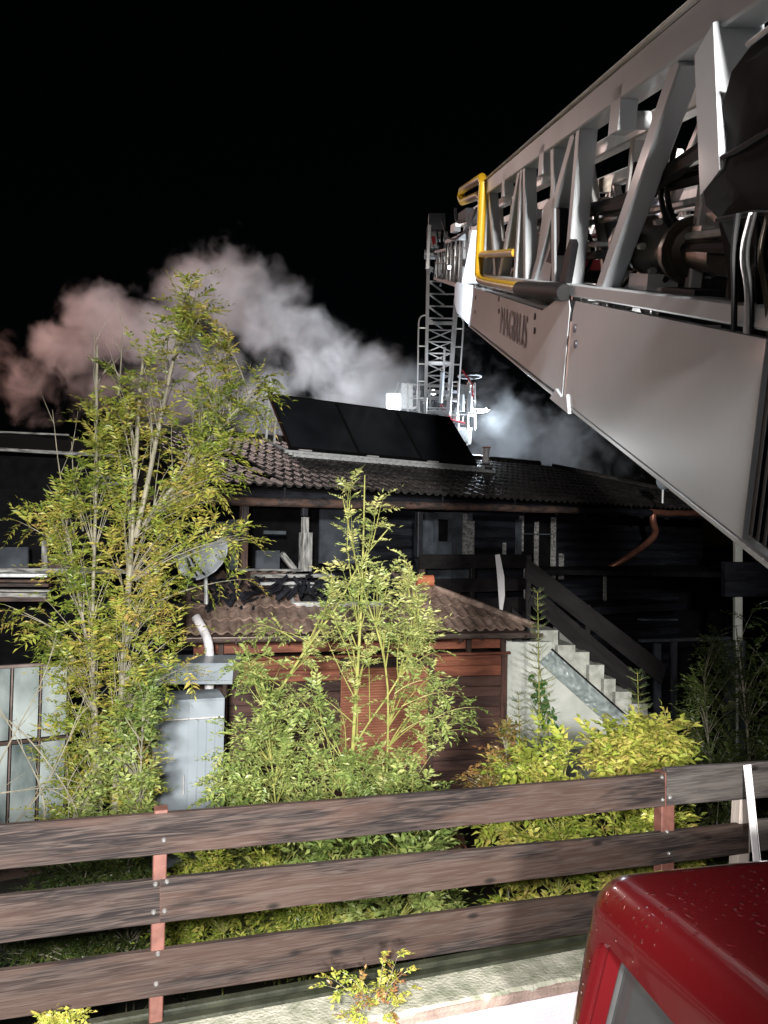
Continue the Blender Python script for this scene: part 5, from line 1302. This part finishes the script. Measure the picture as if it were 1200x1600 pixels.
plant('lime_shrub', 'lime green rosette-leaved shrub standing at the foot of the stair, right of the yellow shrub', 'bush', 6.0, [[(1000, 1400), (1000, 1260), (1000, 1150)], [(1040, 1400), (1035, 1230)]],
      [(1125, 960, 1040), (1150, 945, 1060), (1190, 945, 1060), (1230, 960, 1050)], 75, 6, V_BROAD, 'yellow_leaf', 'bark_green', n_obj=0, depth=.3, r0_=.012, lsc=1.25, below=.35, seed=13, maxlen=.5)
plant('orange_seedling', 'thin seedling with orange autumn leaves rising before the right end of the shed', 'plant', 5.7, [[(795, 1380), (793, 1250), (790, 1135)]],
      [(1130, 780, 802), (1170, 775, 805), (1210, 735, 815), (1240, 735, 800)], 26, 5, V_BROAD, 'autumn_leaf', 'bark', depth=.12, r0_=.010, lsc=.7, below=.15, seed=14, maxlen=.3, twr=.004)
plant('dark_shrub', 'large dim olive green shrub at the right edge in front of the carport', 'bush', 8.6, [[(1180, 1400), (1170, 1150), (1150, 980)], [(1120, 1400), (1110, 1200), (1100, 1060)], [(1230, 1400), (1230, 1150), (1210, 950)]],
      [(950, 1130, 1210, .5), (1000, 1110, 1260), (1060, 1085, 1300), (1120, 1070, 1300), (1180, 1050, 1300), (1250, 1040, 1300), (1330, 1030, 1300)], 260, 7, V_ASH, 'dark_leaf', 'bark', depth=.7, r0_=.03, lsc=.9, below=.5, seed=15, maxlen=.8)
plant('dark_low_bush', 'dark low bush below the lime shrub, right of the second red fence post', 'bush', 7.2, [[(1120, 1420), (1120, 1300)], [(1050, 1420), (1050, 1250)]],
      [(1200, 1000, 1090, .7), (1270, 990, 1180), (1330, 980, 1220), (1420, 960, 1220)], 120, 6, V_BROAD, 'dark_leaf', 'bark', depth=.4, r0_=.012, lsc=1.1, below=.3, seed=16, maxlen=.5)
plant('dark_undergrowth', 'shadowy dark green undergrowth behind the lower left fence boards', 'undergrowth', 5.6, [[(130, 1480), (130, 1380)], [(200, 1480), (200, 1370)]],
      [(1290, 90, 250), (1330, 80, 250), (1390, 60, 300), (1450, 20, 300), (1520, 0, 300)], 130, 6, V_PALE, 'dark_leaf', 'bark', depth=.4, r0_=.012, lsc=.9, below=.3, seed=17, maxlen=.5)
plant('olive_bush', 'small olive bush around the base of the tall young tree, before the greenhouse', 'bush', 6.2, [[(215, 1350), (220, 1200), (225, 1090)], [(110, 1350), (105, 1200)]],
      [(1060, 190, 235), (1110, 180, 240), (1170, 160, 236), (1230, 140, 236), (1290, 110, 236)], 60, 6, V_BROAD, 'bush_green', 'bark', depth=.25, r0_=.012, lsc=.85, below=.3, seed=18, maxlen=.5)
# weed growing over the coping
cw = FN * -.22
random.seed(44)
wbase = fpt(585, 1600, -.2); wd_ = thing('coping_weed', 'small weed with yellowish and reddish leaves hanging over the mossy coping', 'plant', (wbase.x, wbase.y, cz))
out = []; tw = []
for q in [(600, 1496), (622, 1492), (632, 1520), (640, 1545), (612, 1535), (520, 1530), (510, 1540), (545, 1525), (560, 1530), (575, 1555), (590, 1580), (550, 1580), (530, 1590), (600, 1610), (625, 1600), (570, 1615), (635, 1580), (540, 1612), (590, 1540), (620, 1570)]:
    o_ = random.uniform(-.30, -.14); tip = fpt(q[0], q[1], o_); s_ = wbase.lerp(tip, .35) + kv(0, 0, .02)
    grow(s_, tip, 5, .0022, out, tw, .1, 1.0, start=.1)
out1 = [o for i, o in enumerate(out) if i % 4]; out2 = [o for i, o in enumerate(out) if not i % 4]
foliage(wd_, out1, V_SMALL, 'tree_leaf', 120); foliage(wd_, out2, V_SMALL, 'autumn_leaf', 60)
twigs('twig_work', wd_, tw, 'bark', 4)
wb2 = fpt(95, 1600, -.02); w2 = thing('ground_weed', 'tuft of small yellow leaves under the lowest board at the bottom left', 'plant', (wb2.x, wb2.y, cz))
out = []; tw = []
for q in [(60, 1592), (80, 1585), (105, 1580), (125, 1585), (70, 1605), (110, 1600), (95, 1592)]:
    grow(wb2 - kv(0, 0, .05), fpt(q[0], q[1], .0), 6, .002, out, tw, .1, 1.1, start=.2)
foliage(w2, out, V_SMALL, 'tree_leaf', 60); twigs('twig_work', w2, tw, 'bark', 4)

# little spruces and ivy by the stair
def spruce(label, x, ytop, ybot, Y_, wpx, seed):
    random.seed(seed); b0 = P(x, ybot, Y_); t_ = thing('spruce_sapling', label, 'tree', (b0.x, b0.y, 0), 'small spruces by the stair')
    top_ = P(x - 2, ytop, Y_); pts = [Vector((b0.x, b0.y, 0)), b0, b0.lerp(top_, .5) + kv(.01, 0, 0), top_]
    MB().tube(pts, [.014, .012, .009, .004], 7).build('trunk', 'bark_green', t_, smooth=True)
    out = []; tw = []; H_ = (top_ - b0).length; n = int(H_ / .085)
    for i in range(n + 1):
        f = i / n; c = top_.lerp(b0, f); r_ = wpx / 1200 * Y_ * (.18 + .82 * f) * random.uniform(.8, 1.1)
        for k in range(7):
            a = random.uniform(0, 2 * math.pi); tip = c + kv(math.cos(a) * r_, math.sin(a) * r_, r_ * .35)
            tw.append(([c, c.lerp(tip, .5) - kv(0, 0, .01), tip], [.004, .003, .0015]))
            m_ = max(2, int(r_ / .05))
            for j in range(m_):
                q = c.lerp(tip, (j + .3) / m_); d_ = (tip - c).normalized()
                out.append((q, (d_ + kv(random.uniform(-.5, .5), random.uniform(-.5, .5), .1)).normalized(), random.uniform(-3, 3), random.uniform(.6, 1)))
    foliage(t_, out, V_NEEDLE, 'needle'); twigs('branch_work', t_, tw, 'bark_green', 4)
spruce('spindly young spruce rising above the right corner of the shed gutter', 842, 925, 1200, 9.6, 40, 3)
spruce('short dark spruce sapling beside the lower stair steps', 998, 1052, 1200, 9.2, 42, 4)
spruce('small greyish spruce against the white corner of the stair wall', 812, 1085, 1250, 9.4, 34, 5)
iv = thing('ivy', 'bright green ivy strip climbing the white stair wall', 'ivy', tp(850, 1130, -.05))
random.seed(12); out = []
for k in range(85):
    f = random.random(); x = 838 + 22 * f + random.uniform(-13, 13); y = 1052 + 88 * f + random.uniform(-6, 6)
    out.append((tp(x, y, -random.uniform(.02, .07)), kv(random.uniform(-.6, .6), -.4, -1).normalized(), random.uniform(-.8, .8), random.uniform(.8, 1.2)))
def heart():
    pr = [(0, 0), (.02, .028), (.045, .03), (.062, .012), (.085, 0), (.062, -.012), (.045, -.03), (.02, -.028), (.04, 0)]
    vs = [(x, y, (.006 if abs(y) > .02 else 0)) for x, y in pr]; fs = [(0, i, i + 1, 8) for i in range(1, 7)] ; fs = [(8, i, (i + 1) % 8) for i in range(8)]
    return np.array(vs), fs
foliage(iv, out, [heart()], 'ivy_leaf', 85)
tube('stem', smoothpts([tp(843, 1045, -.02), tp(850, 1085, -.02), tp(858, 1140, -.02), tp(856, 1230, -.02)], 2), .006, 'bark_green', iv, 6)
# leafless twigs on the left
def bare(label, lst, Y_, mat, seed, r_=.008):
    random.seed(seed); x, y = lst[0][0]; b0 = P(x, y, Y_); t_ = thing('bare_shrub', label, 'shrub', b0, 'leafless shrubs on the left')
    for L_ in lst:
        pts = smoothpts([P(x, y, Y_ + random.uniform(-.1, .1)) for x, y in L_], 2)
        MB().tube(pts, [r_ * (1 - .8 * i / (len(pts) - 1)) for i in range(len(pts))], 6).build('branch', mat, t_, smooth=True)
        for k in range(3, len(pts) - 2, 3):
            d_ = (pts[k + 1] - pts[k]).normalized(); s_ = kv(random.uniform(-.5, .5), random.uniform(-.2, .2), random.uniform(.1, .5)) * .35
            MB().tube([pts[k], pts[k] + d_ * .1 + s_ * .5, pts[k] + d_ * .2 + s_], [r_ * .4, r_ * .28, r_ * .1], 5).build('twig', mat, t_, smooth=True)
bare('pale leafless twigs arching in front of the greenhouse panes at the left edge', [[(-30, 1250), (20, 1150), (60, 1080), (85, 1010)], [(-40, 1100), (10, 1120), (60, 1170), (110, 1240), (130, 1300)], [(-30, 1340), (40, 1270), (80, 1215), (110, 1150), (135, 1080)], [(-40, 1245), (30, 1235), (80, 1230), (120, 1260)], [(60, 1340), (75, 1250), (30, 1160), (-10, 1090)]], 5.8, 'bark', 3)
bare('thin dark leafless stems rising against the smoke beside the tall young tree', [[(118, 840), (95, 760), (82, 640)], [(130, 830), (115, 760), (112, 690)], [(150, 780), (150, 640), (147, 515)], [(152, 600), (175, 560)], [(185, 620), (190, 560), (192, 500)], [(188, 590), (172, 565)]], 6.7, 'bark', 4, .009)

# ================================================================== SMOKE
def smoke(name, label_pts, lo, hi, dens, col, nscale, lbl=None):
    b_ = MB(); c = (Vector(lo) + Vector(hi)) / 2; h = (Vector(hi) - Vector(lo)) / 2
    b_.box(c, (h.x, 0, 0), (0, h.y, 0), (0, 0, h.z)); me, mw = b_.mesh(name, org=Vector((0, 0, 0)))
    mt = bpy.data.materials.new(name); mt.use_nodes = True; N = mt.node_tree.nodes; L = mt.node_tree.links
    N.remove(N['Principled BSDF']); out = N['Material Output']
    pv_ = N.new('ShaderNodeVolumePrincipled'); L.new(pv_.outputs[0], out.inputs['Volume'])
    pv_.inputs['Color'].default_value = col4(col); pv_.inputs['Anisotropy'].default_value = .1
    tc = N.new('ShaderNodeTexCoord')
    n1 = N.new('ShaderNodeTexNoise'); n1.inputs['Scale'].default_value = nscale; n1.inputs['Detail'].default_value = 6; n1.inputs['Roughness'].default_value = .6; n1.inputs['Distortion'].default_value = .35
    L.new(tc.outputs['Object'], n1.inputs['Vector'])
    # displace sampling position by noise so the outlines billow
    sub = N.new('ShaderNodeVectorMath'); sub.operation = 'SUBTRACT'; sub.inputs[1].default_value = (.5, .5, .5); L.new(n1.outputs['Color'], sub.inputs[0])
    sc_ = N.new('ShaderNodeVectorMath'); sc_.operation = 'SCALE'; sc_.inputs['Scale'].default_value = 2.6; L.new(sub.outputs[0], sc_.inputs[0])
    ad_ = N.new('ShaderNodeVectorMath'); ad_.operation = 'ADD'; L.new(tc.outputs['Object'], ad_.inputs[0]); L.new(sc_.outputs[0], ad_.inputs[1])
    acc = None
    for (p_, r_, wgt) in label_pts:
        d_ = N.new('ShaderNodeVectorMath'); d_.operation = 'DISTANCE'; d_.inputs[1].default_value = p_; L.new(ad_.outputs[0], d_.inputs[0])
        mr = N.new('ShaderNodeMapRange'); mr.interpolation_type = 'SMOOTHSTEP'; mr.inputs['From Min'].default_value = r_; mr.inputs['From Max'].default_value = r_ * .35
        mr.inputs['To Min'].default_value = 0; mr.inputs['To Max'].default_value = wgt; L.new(d_.outputs['Value'], mr.inputs[0])
        if acc is None: acc = mr.outputs[0]
        else:
            mx = N.new('ShaderNodeMath'); mx.operation = 'MAXIMUM'; L.new(acc, mx.inputs[0]); L.new(mr.outputs[0], mx.inputs[1]); acc = mx.outputs[0]
    n2 = N.new('ShaderNodeTexNoise'); n2.inputs['Scale'].default_value = nscale * 1.7; n2.inputs['Detail'].default_value = 7; n2.inputs['Roughness'].default_value = .62; n2.inputs['Distortion'].default_value = .8
    L.new(tc.outputs['Object'], n2.inputs['Vector'])
    mr2 = N.new('ShaderNodeMath'); mr2.operation = 'MULTIPLY_ADD'; mr2.inputs[1].default_value = 2.1; mr2.inputs[2].default_value = -1.05; L.new(n2.outputs[0], mr2.inputs[0])
    su = N.new('ShaderNodeMath'); su.operation = 'ADD'; L.new(acc, su.inputs[0]); L.new(mr2.outputs[0], su.inputs[1])
    sm = N.new('ShaderNodeMapRange'); sm.interpolation_type = 'SMOOTHSTEP'; sm.inputs['From Min'].default_value = .32; sm.inputs['From Max'].default_value = 1.15; L.new(su.outputs[0], sm.inputs[0])
    mu = N.new('ShaderNodeMath'); mu.operation = 'MULTIPLY'; ga = N.new('ShaderNodeMapRange'); ga.interpolation_type = 'SMOOTHSTEP'; ga.inputs['From Min'].default_value = .01; ga.inputs['From Max'].default_value = .35; L.new(acc, ga.inputs[0]); L.new(sm.outputs[0], mu.inputs[0]); L.new(ga.outputs[0], mu.inputs[1])
    m3 = N.new('ShaderNodeMath'); m3.operation = 'MULTIPLY'; m3.inputs[1].default_value = dens; L.new(mu.outputs[0], m3.inputs[0])
    L.new(m3.outputs[0], pv_.inputs['Density'])
    me.materials.append(mt); o = link(name, me, None, mw, kind='stuff'); o['label'] = lbl
    return o
def bl(px_, py_, Y_, rpx, wgt=1.0): return (tuple(P(px_, py_, Y_)), rpx * Y_ / 1200, wgt)
YS = 27.5
blobs = [bl(-25, 560, YS, 70, .45), bl(0, 610, YS, 70, .4), bl(60, 640, YS, 55, .55), bl(50, 590, YS, 60, .7), bl(95, 545, YS, 75), bl(165, 505, YS, 88, 1.1), bl(235, 520, YS, 85, 1.1), bl(300, 455, YS, 88), bl(360, 450, YS, 100, 1), bl(430, 505, YS, 100, .9), bl(500, 560, YS, 100, .85), bl(580, 600, YS, 95, .8), bl(300, 600, YS, 150, .62), bl(170, 600, YS, 110, .5), bl(420, 640, YS, 130, .62), bl(550, 640, YS, 110, .75)]
pts_ = [Vector(b[0]) for b in blobs]
smoke('smoke', blobs, (-18.5, 24.6, 4.2), (1.6, 31, 15.5), .46, (.86, .84, .85), .55, 'pinkish grey smoke billowing up behind the tree and the burnt roof')
blobs3 = [bl(610, 628, 20.3, 95, .8), bl(690, 640, 20.3, 80, .45), bl(755, 655, 20.6, 80, .6)]  # haze added around the lamps to imitate lens glare
smoke('glare_haze', blobs3, tuple(P(500, 735, 19.3)), (tuple(P(860, 520, 19.3))[0], 21.5, P(860, 520, 19.3).z), .30, (.9, .94, .97), .5, 'thin haze added to give the basket floodlights a glare halo')
blobs2 = [bl(750, 640, 24, 95, .5), bl(790, 690, 24, 115, .8), bl(870, 705, 24, 110, .8), bl(940, 725, 24, 85, .5), bl(720, 570, 24, 110, .3)]
smoke('smoke', blobs2, (1.65, 22.4, 4.0), (9.5, 26, 11.5), .6, (.84, .88, .92), .8, 'thin bluish smoke drifting right of the rescue basket above the roof')
